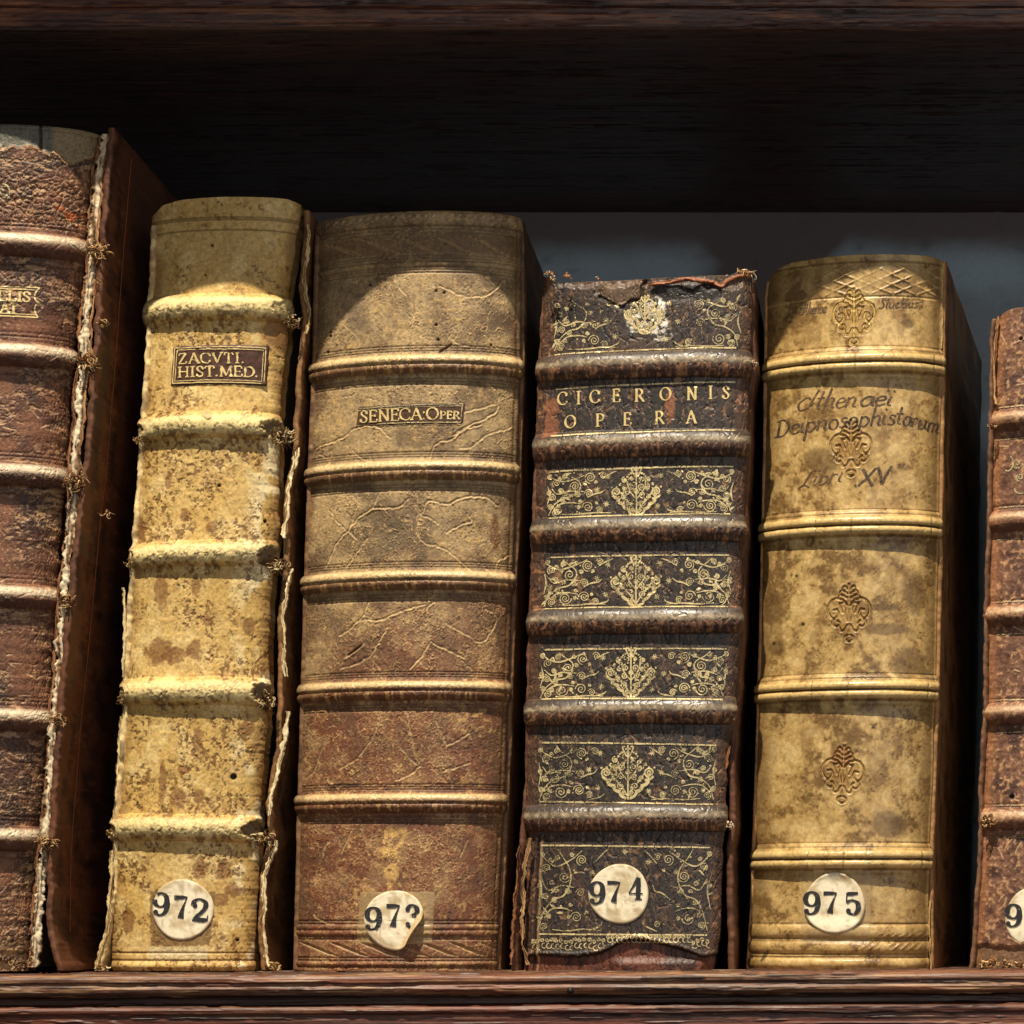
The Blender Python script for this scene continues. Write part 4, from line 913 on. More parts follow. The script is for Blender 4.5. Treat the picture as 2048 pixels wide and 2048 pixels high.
def roll(v_, hw, A):
    e = np.clip(1 - ((PV - v_) / hw) ** 2, 0, 1); b.H += A * e ** .7
for v_ in (452, 458, 465, 511, 516, 522, 534, 539, 545, 1842, 1848, 1873, 1879, 1916, 1922, 1934):
    g = b.line(v_, 2.2, 1.7); C = mixc(C, lin(84, 64, 46), g * .5)
roll(437, 15, 7); roll(527, 6, 2); roll(1855, 6, 4); roll(1866, 6, 4); roll(1928, 5, 4)
dkz = sm(PV, 466, 472) * (1 - sm(PV, 503, 509)); C = mixc(C, lin(108, 82, 56), dkz * .65)
stp = np.exp(-((PV - 433) / 3) ** 2) * sm(np.sin(PX / 2.6 + PV / 3), .2, .8); C = mixc(C, lin(190, 170, 132), stp * .6)
for k in range(7):
    for j in range(5):
        for (va, vb, x0, st_) in ((472, 506, 652, 72), (1885, 1913, 600, 60)):
            xx = x0 + k * st_ + j * 5; 
            if xx + 60 > 1030: continue
            d = b.dist([(xx, va + j * 1.2), (xx + 56, vb - 4 + j)], 6); g = np.exp(-(d / 1.3) ** 2); b.H -= 2.0 * g; C = mixc(C, lin(64, 48, 36) if j % 2 else lin(190, 158, 110), g * .65)
b.H -= 5 * np.exp(-((PX - xr + 8) / 3) ** 2) * .6; C = mixc(C, lin(168, 118, 66), np.exp(-((PX - xr + 12) / 2.5) ** 2) * .4)
C = mixc(C, lin(92, 68, 46), sm(np.minimum(PX - xl, xr - PX) + 60 * (n3 - .5), 34, 2) * .55)  # grimy edges, with the fall-off of light round the spine painted in
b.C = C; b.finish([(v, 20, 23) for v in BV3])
dk = lambda px, pv: np.zeros(px.shape + (3,)) + lin(78, 54, 38) * (.7 + .6 * fbm(px / 8., pv / 8., 58, 4))[..., None]
tl = b.patch(714, 808, 929, 851, 'title_label', M['calf'], 1.6, dk, skew=-5, rag=1.6, rise=3)
fr = [(np.array([(719, 813), (925, 808)]), .9), (np.array([(715, 846), (920, 845)]), .9), (np.array([(925, 808), (921, 845)]), .8), (np.array([(718, 817), (924, 812)]), .5)]
b.ribbons(fr, 'gold_frame', M['gold_dim'], tl, off=2.9)
t = text_strokes(ROM, 'SENECA:O', 721, 841, 23, 2.1, .9, width=156, track=.03, rise=2) + text_strokes(ROM, 'PER', 880, 838, 15, 1.8, .9, width=40, track=.04)
b.ribbons(t, 'lettering', M['gold_l'], tl, off=2.9)
b.patch(716, 1783, 868, 1889, 'tape_patch', M['tape'], 1.3, None, skew=-6)
sticker(b, 790, 1840, 60, [('9', 729, 1860, 46, 1.1, 0), ('7', 772, 1853, 46, 1.0, 0), ('3', 808, 1856, 46, 1.1, 0)], 73, fold=((850, 1812), (803, 1888), 10.0), lift=2.6)
b.board(1, [(421, 1050), (700, 1051), (1000, 1041), (1300, 1030), (1530, 1022), (1945, 1002)], 0.0, 232, 980, bc(lin(66, 46, 32), lin(100, 72, 48), lin(120, 88, 58)), 436, thick=18, rag=.6, seed=27)
b.board(-1, [(421, 628), (700, 622), (1000, 610), (1400, 598), (1945, 584)], 0.0, 252, 980, bc(lin(66, 46, 32), lin(100, 72, 48), lin(120, 88, 58)), 446, thick=18, rag=.6, seed=28)
b.pages(0.0)

# ================================================================== gilt black book (974)
b = Book('leather_book', 'cracked black leather book with gilt scrolls, lettering and round label 974', 'book', 128, 56, 34,
         [(540, 1088), (650, 1084), (780, 1076), (870, 1073), (1000, 1070), (1150, 1063), (1400, 1055), (1600, 1052), (1670, 1056), (1903, 1048), (1945, 1044)],
         [(540, 1505), (655, 1503), (785, 1497), (862, 1496), (1002, 1489), (1131, 1484), (1253, 1482), (1338, 1476), (1434, 1468), (1505, 1456), (1630, 1450), (1697, 1446), (1861, 1441), (1945, 1430)],
         548, 1943, 'black', topdrop=([-1, -.96, -.85, -.5, 0, .5, .78, .86, .98, 1], [-4, -6, 8, 10, 8, 5, 4, -4, -8, -4]), ragL=2, ragR=3, seed=160, n=3.2, m=1.5)
PX, PV = b.PX, b.PV; xl, xr = b.edges(PV); dl = PX - xl; dr = xr - PX
n1 = fbm(PX / 70., PV / 70., 171, 5); n2 = fbm(PX / 8., PV / 8., 172, 5, .6); n3 = fbm(PX / 30., PV / 30., 173, 5)
C = np.zeros(PV.shape + (3,)) + lin(46, 41, 38)
C = mixc(C, lin(44, 39, 38), sm(n3, .5, .66)); C = mixc(C, lin(80, 70, 62), sm(n2, .56, .7) * .5); C = mixc(C, lin(84, 62, 50), sm(n1, .6, .74) * .4)
edge_ = np.clip(sm(np.minimum(dl, dr) + 22 * (n3 - .5) + 8 * (n2 - .5), 30, 14), 0, 1)
C = mixc(C, lin(80, 57, 44), edge_ * .85); C = mixc(C, lin(160, 112, 76), edge_ * sm(n2, .55, .64) * .75); C = mixc(C, lin(36, 26, 23), edge_ * sm(n3 * .5 + n2 * .5, .5, .58) * .85)
# upright crackle
f1, f2 = worley(PX / 15. + 1.4 * n3 + .8 * n2, PV / 62. + 1.5 * n1, 174); k1 = 1 - sm(f2 - f1, .01, .13)
f1, f2 = worley(PX / 6.5 + 2 * n2, PV / 13. + 2 * n3, 175); k2 = (1 - sm(f2 - f1, .02, .14)) * sm(n3, .42, .6)
b.H -= 1.5 * k1 + .6 * k2; C = mixc(C, lin(30, 25, 24), k1 * .6); C = mixc(C, lin(156, 116, 80), k1 * sm(n2, .48, .58) * .6); C = mixc(C, lin(120, 88, 62), k2 * .35)
b.H += 2.5 * (n1 - .5) + .9 * (n2 - .5)
BV4 = [729, 887, 1057, 1241, 1422, 1635]
for vc_ in BV4:
    vq = vc_ + 5 * (n1 - .5)
    e = np.clip(1 - ((PV - vq) / 27) ** 2, 0, 1); b.H += 21 * e ** .58
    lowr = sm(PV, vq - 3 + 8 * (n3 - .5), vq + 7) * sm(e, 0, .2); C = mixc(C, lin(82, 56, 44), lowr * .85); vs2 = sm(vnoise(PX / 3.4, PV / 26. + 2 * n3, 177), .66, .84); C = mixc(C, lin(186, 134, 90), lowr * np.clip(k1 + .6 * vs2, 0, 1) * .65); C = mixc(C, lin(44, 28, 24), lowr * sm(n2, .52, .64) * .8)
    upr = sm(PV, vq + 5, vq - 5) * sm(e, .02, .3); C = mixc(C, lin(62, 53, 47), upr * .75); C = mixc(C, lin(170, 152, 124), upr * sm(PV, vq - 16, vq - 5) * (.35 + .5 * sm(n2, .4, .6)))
    b.G = np.maximum(b.G, .7 * upr * sm(n3, .3, .6)); b.H += (.6 * k2 + .7 * k1) * sm(e, 0, .3); b.H -= .7 * (.9 * (n2 - .5)) * sm(e, 0, .3)
    pits = sm(n2, .6, .68) * np.exp(-((PV - vq - 3) / 5) ** 2); b.H -= 2 * pits
# torn head
d_head = PV - 556 - 22 * (fbm(PX / 24., PX * 0, 176, 4) - .5) - 12 * sm(PX, 1290, 1500)
hb = sm(16 - d_head, 0, 14) * sm(PX, xl + 20, xl + 40); b.H -= 8 * hb; C = mixc(C, lin(84, 62, 44), hb * .8); C = mixc(C, lin(40, 30, 26), hb * sm(n2, .5, .6) * .8)
hb2 = sm(np.hypot((PX - 1245) / 60, (PV - 575) / 34) + (n3 - .5), 1.05, .8); b.H -= 4 * hb2; C = mixc(C, lin(104, 80, 58), hb2 * .6)
d = b.dist(catmull([(1200, 590), (1222, 604), (1244, 612), (1262, 600), (1282, 596), (1284, 570), (1296, 556)], 4) , 10); k_ = sm(d, 5, 1.5); b.H -= 6 * k_; C = mixc(C, lin(26, 20, 18), k_ * .85)
dkh = sm(np.hypot((PX - 1345) / 45, (PV - 588) / 20) + .8 * (n3 - .5), 1.05, .8) + sm(np.hypot((PX - 1412) / 34, (PV - 590) / 18) + .8 * (n3 - .5), 1.05, .8); dkh = np.clip(dkh, 0, 1); b.H -= 6 * dkh; C = mixc(C, lin(32, 27, 25), dkh * .9)
og = b.dist(catmull([(1302, 568), (1330, 566), (1370, 558), (1400, 562), (1424, 566), (1442, 574), (1456, 562), (1480, 552), (1500, 550)], 4), 10); k_ = sm(og + 4 * (n2 - .5), 5, 2.); b.H += 5 * k_; C = mixc(C, lin(160, 94, 56), k_ * .8)
ww = sm(np.hypot((PX - 1300) / 40, (PV - 635) / 42) + 1.4 * (n3 - .5), 1.0, .75) * sm(n2, .44, .54); C = mixc(C, lin(226, 220, 206), ww * .85)
ww = sm(np.hypot((PX - 1322) / 30, (PV - 668) / 20) + 1.4 * (n2 - .5), 1.0, .75) * sm(n2, .46, .54); C = mixc(C, lin(206, 196, 176), ww * .7)
# torn tail
tl_ = catmull([(1040, 1912), (1090, 1910), (1150, 1912), (1200, 1905), (1240, 1885), (1270, 1878), (1310, 1884), (1360, 1896), (1405, 1912), (1425, 1908)], 4)
tv = np.interp(PX, tl_[:, 0], tl_[:, 1]) + 6 * (n2 - .5); tb = sm(PV, tv - 1, tv + 3); b.H -= 9 * tb; C = mixc(C, lin(98, 54, 38), tb * .92); C = mixc(C, lin(54, 32, 26), tb * sm(n3, .46, .6) * .9)
C = mixc(C, lin(24, 18, 16), np.exp(-((PV - tv - 2) / 3.5) ** 2) * .9); b.H += 8 * tb * sm(PV, 1912, 1930) * sm(PX, 1215, 1240) * (1 - sm(PX, 1400, 1420)); b.H += 3 * np.exp(-((PV - tv + 4) / 4) ** 2)
rb = sm(np.minimum.reduce([PX - xl - 12, 1118 - PX + 26 * (n2 - .5), PV - 790, 870 - PV]) + 14 * (n3 - .5), -1, 3); C = mixc(C, lin(132, 84, 58), rb * .8)
rb = sm(np.hypot((PX - 1340) / 10, (PV - 812) / 34) + (n2 - .5), 1.1, .8); C = mixc(C, lin(140, 90, 60), rb * .8)
sq = sm(np.abs(dl - 20), 3.5, 1) * sm(PV, 1660, 1700); b.H -= 5 * sq; C = mixc(C, lin(26, 20, 18), sq * .8); sq = sm(np.abs(dl - 28), 3.5, 1) * sm(PV, 1660, 1700); b.H += 3 * sq; C = mixc(C, lin(176, 140, 94), sq * .6)
b.C = C; b.finish([(v, 29, 31) for v in BV4])
def scrolls(vt, vb, seed, skip=0.0, side=-1):
    """gilt corner scrolls of one compartment"""
    rg = random.Random(seed); out = []; H_ = vb - vt; sc = H_ / 400.0
    sx = 1 / 3.864
    def put(side, x, y):
        xl_, xr_ = b.edges(np.array([vt + y * sc])); x0 = xl_[0] + 22; x1 = xr_[0] - 20
        return (x0 + x * sx if side < 0 else x1 - x * sx), vt + y * sc - (x * sx * .012 if side < 0 else 0)
    SP = [(340, 65, 44, 90), (435, 48, 30, 200), (212, 140, 46, 20), (70, 95, 34, 120), (325, 210, 34, 180), (240, 205, 26, 0), (180, 335, 50, 0), (320, 330, 44, 180), (410, 362, 28, 200), (75, 365, 32, 90), (130, 250, 24, 40), (60, 235, 30, 150), (110, 165, 22, 0), (265, 270, 16, 0), (265, 40, 18, 0), (150, 45, 24, 100), (390, 300, 12, 0), (30, 30, 22, 60), (35, 320, 24, 200), (100, 320, 20, 30), (20, 180, 20, 90), (290, 120, 18, 200), (160, 205, 18, 120), (250, 330, 16, 60), (380, 110, 14, 100), (100, 60, 18, 10)]
    CU = [[(20, 390), (60, 300), (130, 245), (210, 225), (255, 160), (250, 100), (190, 50), (150, 10)], [(20, 20), (60, 60), (140, 90), (250, 60), (340, 20)], [(430, 78), (470, 50), (520, 24), (540, 18)], [(325, 245), (380, 215), (430, 205), (455, 178)], [(130, 385), (250, 392), (380, 385), (500, 392)], [(40, 150), (90, 200), (180, 180), (290, 190)], [(60, 330), (120, 290), (200, 285), (270, 300)], [(410, 392), (450, 385), (500, 370), (520, 352)], [(10, 120), (30, 200), (10, 290)]]
    if True:
        keep = skip if side > 0 else skip * .6
        for (x, y, r, a0) in SP:
            if rg.random() < keep: continue
            x += rg.uniform(-8, 8); y += rg.uniform(-6, 6)
            cx, cy = put(side, x, y); out.append((spiral(cx, cy, r * sx * 1.02, rg.uniform(1.8, 2.4), a0 if side < 0 else 180 - a0, 1 if side < 0 else -1, n=34), rg.uniform(.65, .95)))
        for c_ in CU:
            if rg.random() < keep: continue
            p = catmull([put(side, x + rg.uniform(-6, 6), y) for x, y in c_], 2.5); hw = .8 + .8 * np.sin(np.linspace(.2, 3.0, len(p))) ** 3; out.append((p, hw))
        for k in range(16):
            x, y = rg.uniform(20, 420), rg.uniform(15, 385)
            if rg.random() < keep: continue
            cx, cy = put(side, x * (.5 if 100 < y < 300 else 1), y); out.append(('dot', cx, cy, rg.uniform(1.2, 2.1)))
        for k in range(7):
            if rg.random() < keep: continue
            x, y = rg.uniform(10, 230), rg.uniform(20, 380); cx, cy = put(side, x, y); a = rg.uniform(0, 6.3); q = np.array([(cx + math.cos(a) * t_, cy + math.sin(a) * t_) for t_ in (-7, -3, 0, 3, 7)]); out.append((q, np.array([.4, 1.8, 2.4, 1.8, .4])))
    return out
def star(x, v, r=7):
    return [(np.array([(x - r * math.cos(a), v - r * math.sin(a)), (x, v), (x + r * math.cos(a), v + r * math.sin(a))]), np.array([.4, 1.5, .4])) for a in (0.2, .98, 1.77, 2.55)]
def diamond(cx, cv, R, seed, miss=0.0):
    rg = random.Random(seed); o = []
    P = lambda x, y: (cx + x * R, cv - y * R * .98)
    for s_ in (-1, 1):
        o.append((spiral(*P(s_ * .8, .02), .2 * R, 2.0, 90), 1.5))
        for (x0, y0, x1, y1, w_) in ((.95, -.12, .62, -.28, .06), (.76, -.3, .48, -.5, .085), (.54, -.5, .28, -.72, .085), (.32, -.72, .06, -.96, .07)):
            o.append((catmull([P(s_ * x0, y0), P(s_ * (x0 + x1) / 2 + s_ * .05, (y0 + y1) / 2 - .03), P(s_ * x1, y1)], 2), np.array([.5] + [w_ * R] * 1 + [.6]) if False else w_ * R * .75))
        for (x, y, r) in ((.47, .5, .13), (.2, .22, .14), (.24, -.12, .13), (.26, -.5, .15), (.46, .16, .1), (.5, -.2, .11), (.18, .55, .08), (.13, -.75, .1)):
            if rg.random() < miss: continue
            o.append((spiral(*P(s_ * x, y), r * R, 1.6, 90 * s_, s_), 1.1)); 
        o.append(('dot', *P(s_ * .47, .5), .06 * R))
        for (x, y) in ((.3, .72), (.66, .3), (.98, .2), (.36, .36), (.12, .4), (.6, -.05), (.38, -.3)): o.append(('dot', *P(s_ * x, y), rg.uniform(1.5, 2.4)))
        o.append((catmull([P(s_ * .05, .62), P(s_ * .14, .8), P(s_ * .2, .98), P(s_ * .1, 1.0)], 2), 1.6)); o.append((catmull([P(0, -.9), P(s_ * .2, -.55), P(s_ * .42, -.3), P(s_ * .62, .0)], 2), 1.3)); o.append((catmull([P(0, -.3), P(s_ * .2, -.05), P(s_ * .34, .2), P(s_ * .36, .45)], 2), 1.2))
    for s_ in (-1, 1):
        for k in range(6):
            t_ = (k + .5) / 6; x, y = .86 * (1 - t_), .14 + .84 * t_
            o.append(('dot', *P(s_ * x, y), rg.uniform(1.8, 2.8)))
        for k in range(14):
            x = rg.uniform(.04, .8); y = rg.uniform(-.85 * (1 - x), .85 * (1 - x)); a = rg.uniform(0, 6.28); cx_, cy_ = P(s_ * x, y)
            o.append((arc(cx_, cy_, rg.uniform(2.5, 4.5), rg.uniform(2.5, 4.5), math.degrees(a), math.degrees(a) + 200, 8), rg.uniform(.7, 1.0)))
    o.append((catmull([P(0, 1.05), P(0, .4), P(0, -.3), P(0, -1.0)], 3), 1.5)); o.append(('dot', *P(0, .78), .07 * R)); o.append(('dot', *P(0, .02), .1 * R))
    return o
def gline(v0, v1, w_=1.5, seed=0, x_in=26):
    rg = random.Random(seed); xl_, xr_ = b.edges(np.array([float(v0)])); p = []; out = []
    x = xl_[0] + x_in + rg.uniform(0, 10)
    while x < xr_[0] - x_in:
        L_ = rg.uniform(9, 30); x2 = min(x + L_, xr_[0] - x_in); f = lambda q: v0 + (v1 - v0) * (q - xl_[0]) / (xr_[0] - xl_[0]) + rg.uniform(-.5, .5)
        out.append((np.array([(x, f(x)), (x2, f(x2))]), w_ * rg.uniform(.75, 1.1))); x = x2 + rg.uniform(.8, 2.2)
    return out
PAN = [(590, 699, None, 1290, 628), (None, None, None, None, None), (937, 1030, 50, 1273, 984), (1112, 1213, 51, 1272, 1164), (1299, 1397, 51, 1262, 1346), (1487, 1604, 54, 1256, 1546)]
for i, (vt, vb, R, cx, cv) in enumerate(PAN):
    if vt is None: continue
    for sd in (-1, 1): b.ribbons(scrolls(vt + 2, vb - 2, 400 + i * 2 + sd, skip=.45 if i == 0 else .04, side=sd), 'gilt_scrollwork', M['gold'] if i in (2, 3, 4) else M['gold_dim'], off=.9)
    for (x, v) in ((cx - 56, vt + .16 * (vb - vt)), (cx - 60, vt + .75 * (vb - vt)), (cx + 48, vt + .16 * (vb - vt)), (cx + 42, vt + .82 * (vb - vt)), (cx + 66, vt + .5 * (vb - vt)), (cx - 78, vt + .44 * (vb - vt))): b.ribbons(star(x, v, 6.5), 'gilt_star', M['gold_dim'], off=.9)
    b.ribbons(diamond(cx, cv, R or 42, 410 + i, miss=.1), 'gilt_diamond', M['gold'], off=1.0)
for i, (v0, v1) in enumerate([(703, 697), (772, 766), (869, 864), (938, 934), (1033, 1030), (1110, 1112), (1214, 1216), (1296, 1299), (1395, 1402), (1482, 1492), (1601, 1611), (1689, 1696), (1868, 1870)]):
    b.ribbons(gline(v0, v1, 1.7, 430 + i), 'gold_line', M['gold'], off=1.0)
def spaced(txt, xs, base, cap, seed):
    o = []
    for ch, x in zip(txt, xs):
        w_ = ROM[ch][0]; o += text_strokes(ROM, ch, x - w_ * cap * .45, base + random.Random(seed + int(x)).uniform(-1, 1), cap, 2.3, .9, width=w_ * cap * .92)
    return o
X4 = lambda a: 1050 + a / 3.864
t = spaced('CICERONIS', [X4(a) for a in (290, 415, 540, 705, 885, 1085, 1290, 1435, 1552)], 804, 25, 1)
b.ribbons([(s_ if isinstance(s_[0], str) else (s_[0] + np.array([0, -(s_[0][:, 0].mean() - 1100) * .012]), s_[1])) for s_ in t], 'lettering', M['gold_l'], off=1.0)
t = spaced('OPERA', [X4(a) for a in (350, 580, 790, 1040, 1285)], 852, 25, 2)
b.ribbons([(s_ if isinstance(s_[0], str) else (s_[0] + np.array([0, -(s_[0][:, 0].mean() - 1140) * .02]), s_[1])) for s_ in t], 'lettering', M['gold_l'], off=1.0)
# lowest compartment: corner scrolls, border of small curls
for sd in (-1, 1): b.ribbons(scrolls(1694, 1866, 470 + sd, skip=.2, side=sd), 'gilt_scrollwork', M['gold_dim'], off=.9)
bo = []
rg = random.Random(9)
for k in range(38):
    x = 1066 + k * 9.4; v = 1886 + rg.uniform(-3, 3)
    if x > 1210 and v > 1872 and abs(x - 1290) < 90: v = 1877
    bo.append((spiral(x, v - 4, 5, 1.3, rg.uniform(0, 360), rg.choice((-1, 1)), n=14), 1.1)); bo.append((arc(x + 4, v + (8 if x < 1200 else 3), 5, 5, rg.uniform(0, 90), 270), 1.0))
b.ribbons(bo, 'gilt_border', M['gold_dim'], off=.9)
for (x, v) in ((1250, 1703), (1297, 1724), (1184, 1746)): b.ribbons(star(x, v, 6.5), 'gilt_star', M['gold_dim'], off=.9)
sticker(b, 1238, 1788, 60, [('9', 1177, 1808, 45, 1.05, 0), ('7', 1213, 1804, 43, 1.05, 0), ('4', 1258, 1799, 44, .95, 0)], 74)
ru = lambda: bc(lin(58, 36, 28), lin(96, 62, 44), lin(96, 62, 44))
b.board(1, [(540, 1511), (655, 1510), (728, 1515), (785, 1503), (862, 1503), (1002, 1495), (1074, 1496), (1131, 1490), (1253, 1488), (1338, 1483), (1434, 1476), (1505, 1470), (1650, 1474), (1697, 1467), (1861, 1470), (1945, 1471)], .03, 146, 960, ru(), 556, thick=16, rag=2, seed=37)
b.board(-1, [(540, 1084), (780, 1072), (1150, 1058), (1400, 1050), (1600, 1046), (1690, 1036), (1850, 1024), (1945, 1020)], .03, 188, 960, ru(), 560, thick=16, rag=3, seed=38)
b.pages(.03)
rust = [lin(176, 112, 70), lin(206, 170, 120), lin(120, 66, 42), lin(226, 208, 168)]
wh = [lin(232, 220, 190), lin(206, 184, 140), lin(240, 232, 208)]
for i, (x, v, r, c_) in enumerate([(1506, 728, 10, wh), (1494, 886, 9, rust), (1475, 1072, 13, wh), (1474, 1254, 10, rust), (1460, 1436, 11, wh), (1458, 1650, 11, wh)]): fray(b, x, v, 122, r, 44, c_ + rust[:1], 500 + i, thick=1.5, length=1.1)
for i, (x, v, n_c, r) in enumerate([(1492, 548, 40, 16), (1106, 556, 14, 10), (1132, 552, 12, 9), (1195, 556, 6, 6), (1450, 556, 10, 8), (1098, 546, 18, 9)]): fray(b, x, v, 130, r, n_c, rust, 510 + i, thick=1.0, droop=-.7, length=2.2)
ragged_strip(b, [(1060, 1675), (1052, 1720), (1047, 1790), (1044, 1850), (1048, 1910), (1056, 1930)], 158, 4, lin(186, 152, 104), lin(90, 54, 38), 'torn_leather_edge', 61, rough=.9)
ragged_strip(b, [(1040, 1690), (1034, 1760), (1026, 1850), (1024, 1930)], 178, 4, lin(150, 100, 66), lin(70, 42, 32), 'torn_leather_edge', 62, rough=.9)
ragged_strip(b, [(1456, 1490), (1450, 1540), (1447, 1590), (1452, 1630)], 134, 3, lin(170, 116, 76), lin(60, 36, 28), 'torn_leather_edge', 63, rough=.9)
ragged_strip(b, [(1478, 1090), (1476, 1150), (1474, 1220)], 130, 3, lin(160, 106, 70), lin(60, 36, 28), 'torn_leather_edge', 64, rough=.9)
ragged_strip(b, [(1302, 566), (1340, 561), (1380, 556), (1420, 556), (1455, 558), (1480, 548), (1503, 546)], 128, 4, lin(190, 136, 88), lin(110, 62, 38), 'torn_leather_edge', 65, rough=.8)

# ================================================================== tan parchment book with handwriting (975)
b = Book('parchment_book', 'smooth tan parchment book with handwritten title, double bands and round label 975', 'book', 164, 64, 74,
         [(509, 1543), (548, 1534), (574, 1531), (650, 1531), (778, 1531), (905, 1528), (1019, 1525), (1100, 1522), (1318, 1519), (1433, 1513), (1549, 1510), (1688, 1510), (1818, 1501), (1945, 1494)],
         [(509, 1886), (678, 1884), (792, 1884), (905, 1880), (1115, 1877), (1347, 1873), (1462, 1868), (1558, 1867), (1688, 1860), (1789, 1858), (1945, 1858)],
         510, 1943, 'parch', topdrop=([-1, -.97, -.9, -.75, -.4, 0, .9, 1], [30, 16, 8, 3, 1, 0, 0, 6]), seed=180, n=2.1, m=1.5)
PX, PV = b.PX, b.PV; xl, xr = b.edges(PV)
n1 = fbm(PX / 75., PV / 75., 191, 5); n2 = fbm(PX / 9., PV / 11., 192, 5, .6); n3 = fbm(PX / 30., PV / 30., 193, 6, .66); n4 = fbm(PX / 26., PV / 60., 194, 4)
C = np.zeros(PV.shape + (3,)) + lin(174, 143, 89)
C = mixc(C, lin(140, 108, 60), sm(n3, .48, .66) * .9); C = mixc(C, lin(202, 174, 120), sm(n3, .46, .3) * .7); C = mixc(C, lin(104, 78, 46), sm(n3 * .6 + n1 * .4, .53, .64) * .75); C = mixc(C, lin(196, 168, 108), sm(n2, .56, .68) * .4); C = mixc(C, lin(120, 90, 52), sm(n4, .58, .72) * .45)
C = mixc(C, lin(104, 76, 42), sm(np.minimum(PX - xl, xr - PX) + 70 * (n3 - .5), 40, 2) * .7)  # brown edges: dirt, and shading of the rounded sides put into the colour
for (x, v, rx, rv) in [(1820, 1325, 36, 30), (1830, 1185, 26, 40), (1775, 1258, 50, 12), (1545, 1205, 22, 36), (1640, 920, 40, 24), (1780, 1650, 36, 26), (1760, 1215, 60, 8), (1555, 1290, 16, 20), (1850, 720, 18, 20), (1815, 645, 12, 10)]:
    k_ = sm(1.2 - np.hypot((PX - x) / rx, (PV - v) / rv) - 1.4 * (n3 - .5), 0, .5); C = mixc(C, lin(88, 64, 36), k_ * .7)
pt = sm(fbm(PX / 4., PV / 5., 195, 3, .6), .62, .7) * sm(n3, .42, .58); C = mixc(C, lin(92, 66, 38), pt * .6)
b.H += 3 * (n1 - .5) + .7 * (n2 - .5) - .6 * pt
for (x, v, r) in [(1777, 783, 3.2), (1746, 1455, 3), (1548, 1280, 3), (1593, 1147, 3), (1606, 1245, 4)]:
    k_ = sm(r - np.hypot(PX - x, PV - v), -1, 1); C = mixc(C, lin(30, 24, 18), k_ * .9)
BV5 = [726, 1052, 1380, 1718]
for vc_ in BV5:
    e1 = np.clip(1 - ((PV - vc_ + 9) / 12) ** 2, 0, 1); e2 = np.clip(1 - ((PV - vc_ - 10) / 11) ** 2, 0, 1); b.H += np.maximum(e1 ** .48 * 17, e2 ** .48 * 16)
    b.H += 5 * np.clip(1 - ((PV - vc_ + 25) / 6) ** 2, 0, 1) ** .7 + 6 * np.exp(-((PV - vc_) / 26) ** 2)
    for d_ in (-32, 22, 32): b.line(vc_ + d_, 1.6, 1.4)
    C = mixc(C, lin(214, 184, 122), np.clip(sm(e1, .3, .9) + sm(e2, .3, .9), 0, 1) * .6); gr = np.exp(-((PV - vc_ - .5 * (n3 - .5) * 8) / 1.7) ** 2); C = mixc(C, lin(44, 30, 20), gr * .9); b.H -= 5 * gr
    for x_ in (xl + 110, xl + 180, xr - 20): 
        k_ = np.exp(-((PX - x_ - 4 * (n2 - .5)) / 1.3) ** 2) * np.clip(e1 + e2, 0, 1); C = mixc(C, lin(60, 42, 26), k_ * .7); b.H -= 2 * k_
    b.G += .45 * np.clip(e1 + e2, 0, 1)
for v_, hw, A in ((1862, 14, 6), (1894, 12, 6), (1926, 10, 6)):
    b.H += A * np.clip(1 - ((PV + 8 * (n1 - .5) - v_) / hw) ** 2, 0, 1) ** .7
for v_ in (1848, 1877, 1882, 1908, 1915):
    g = b.line(v_, 2, 1.6); C = mixc(C, lin(96, 72, 40), g * .6)
g = b.line(594, 2.0, 1.6); C = mixc(C, lin(210, 176, 110), g * .5); g = b.line(524, 2.4, 1.6); C = mixc(C, lin(60, 44, 28), g * .7)
for k in range(9):
    for sg in (1, -1):
        x0 = 1560 + k * 46; p = [(x0, 588 if sg > 0 else 530), (x0 + 62, 560), (x0 + 130, 530 if sg > 0 else 588)]
        d = b.dist(catmull(p, 20), 8); zz = sm(PV, 526, 532) * (1 - sm(PV, 586, 592)); rd = np.exp(-(d / 1.8) ** 2) * zz; rd = rd * sm(PX + 60 * (n1 - .5), 1590, 1680) * (.3 + .9 * sm(n4, .35, .6)); b.H += 2.0 * rd; C = mixc(C, lin(204, 172, 112), rd * .5)
    
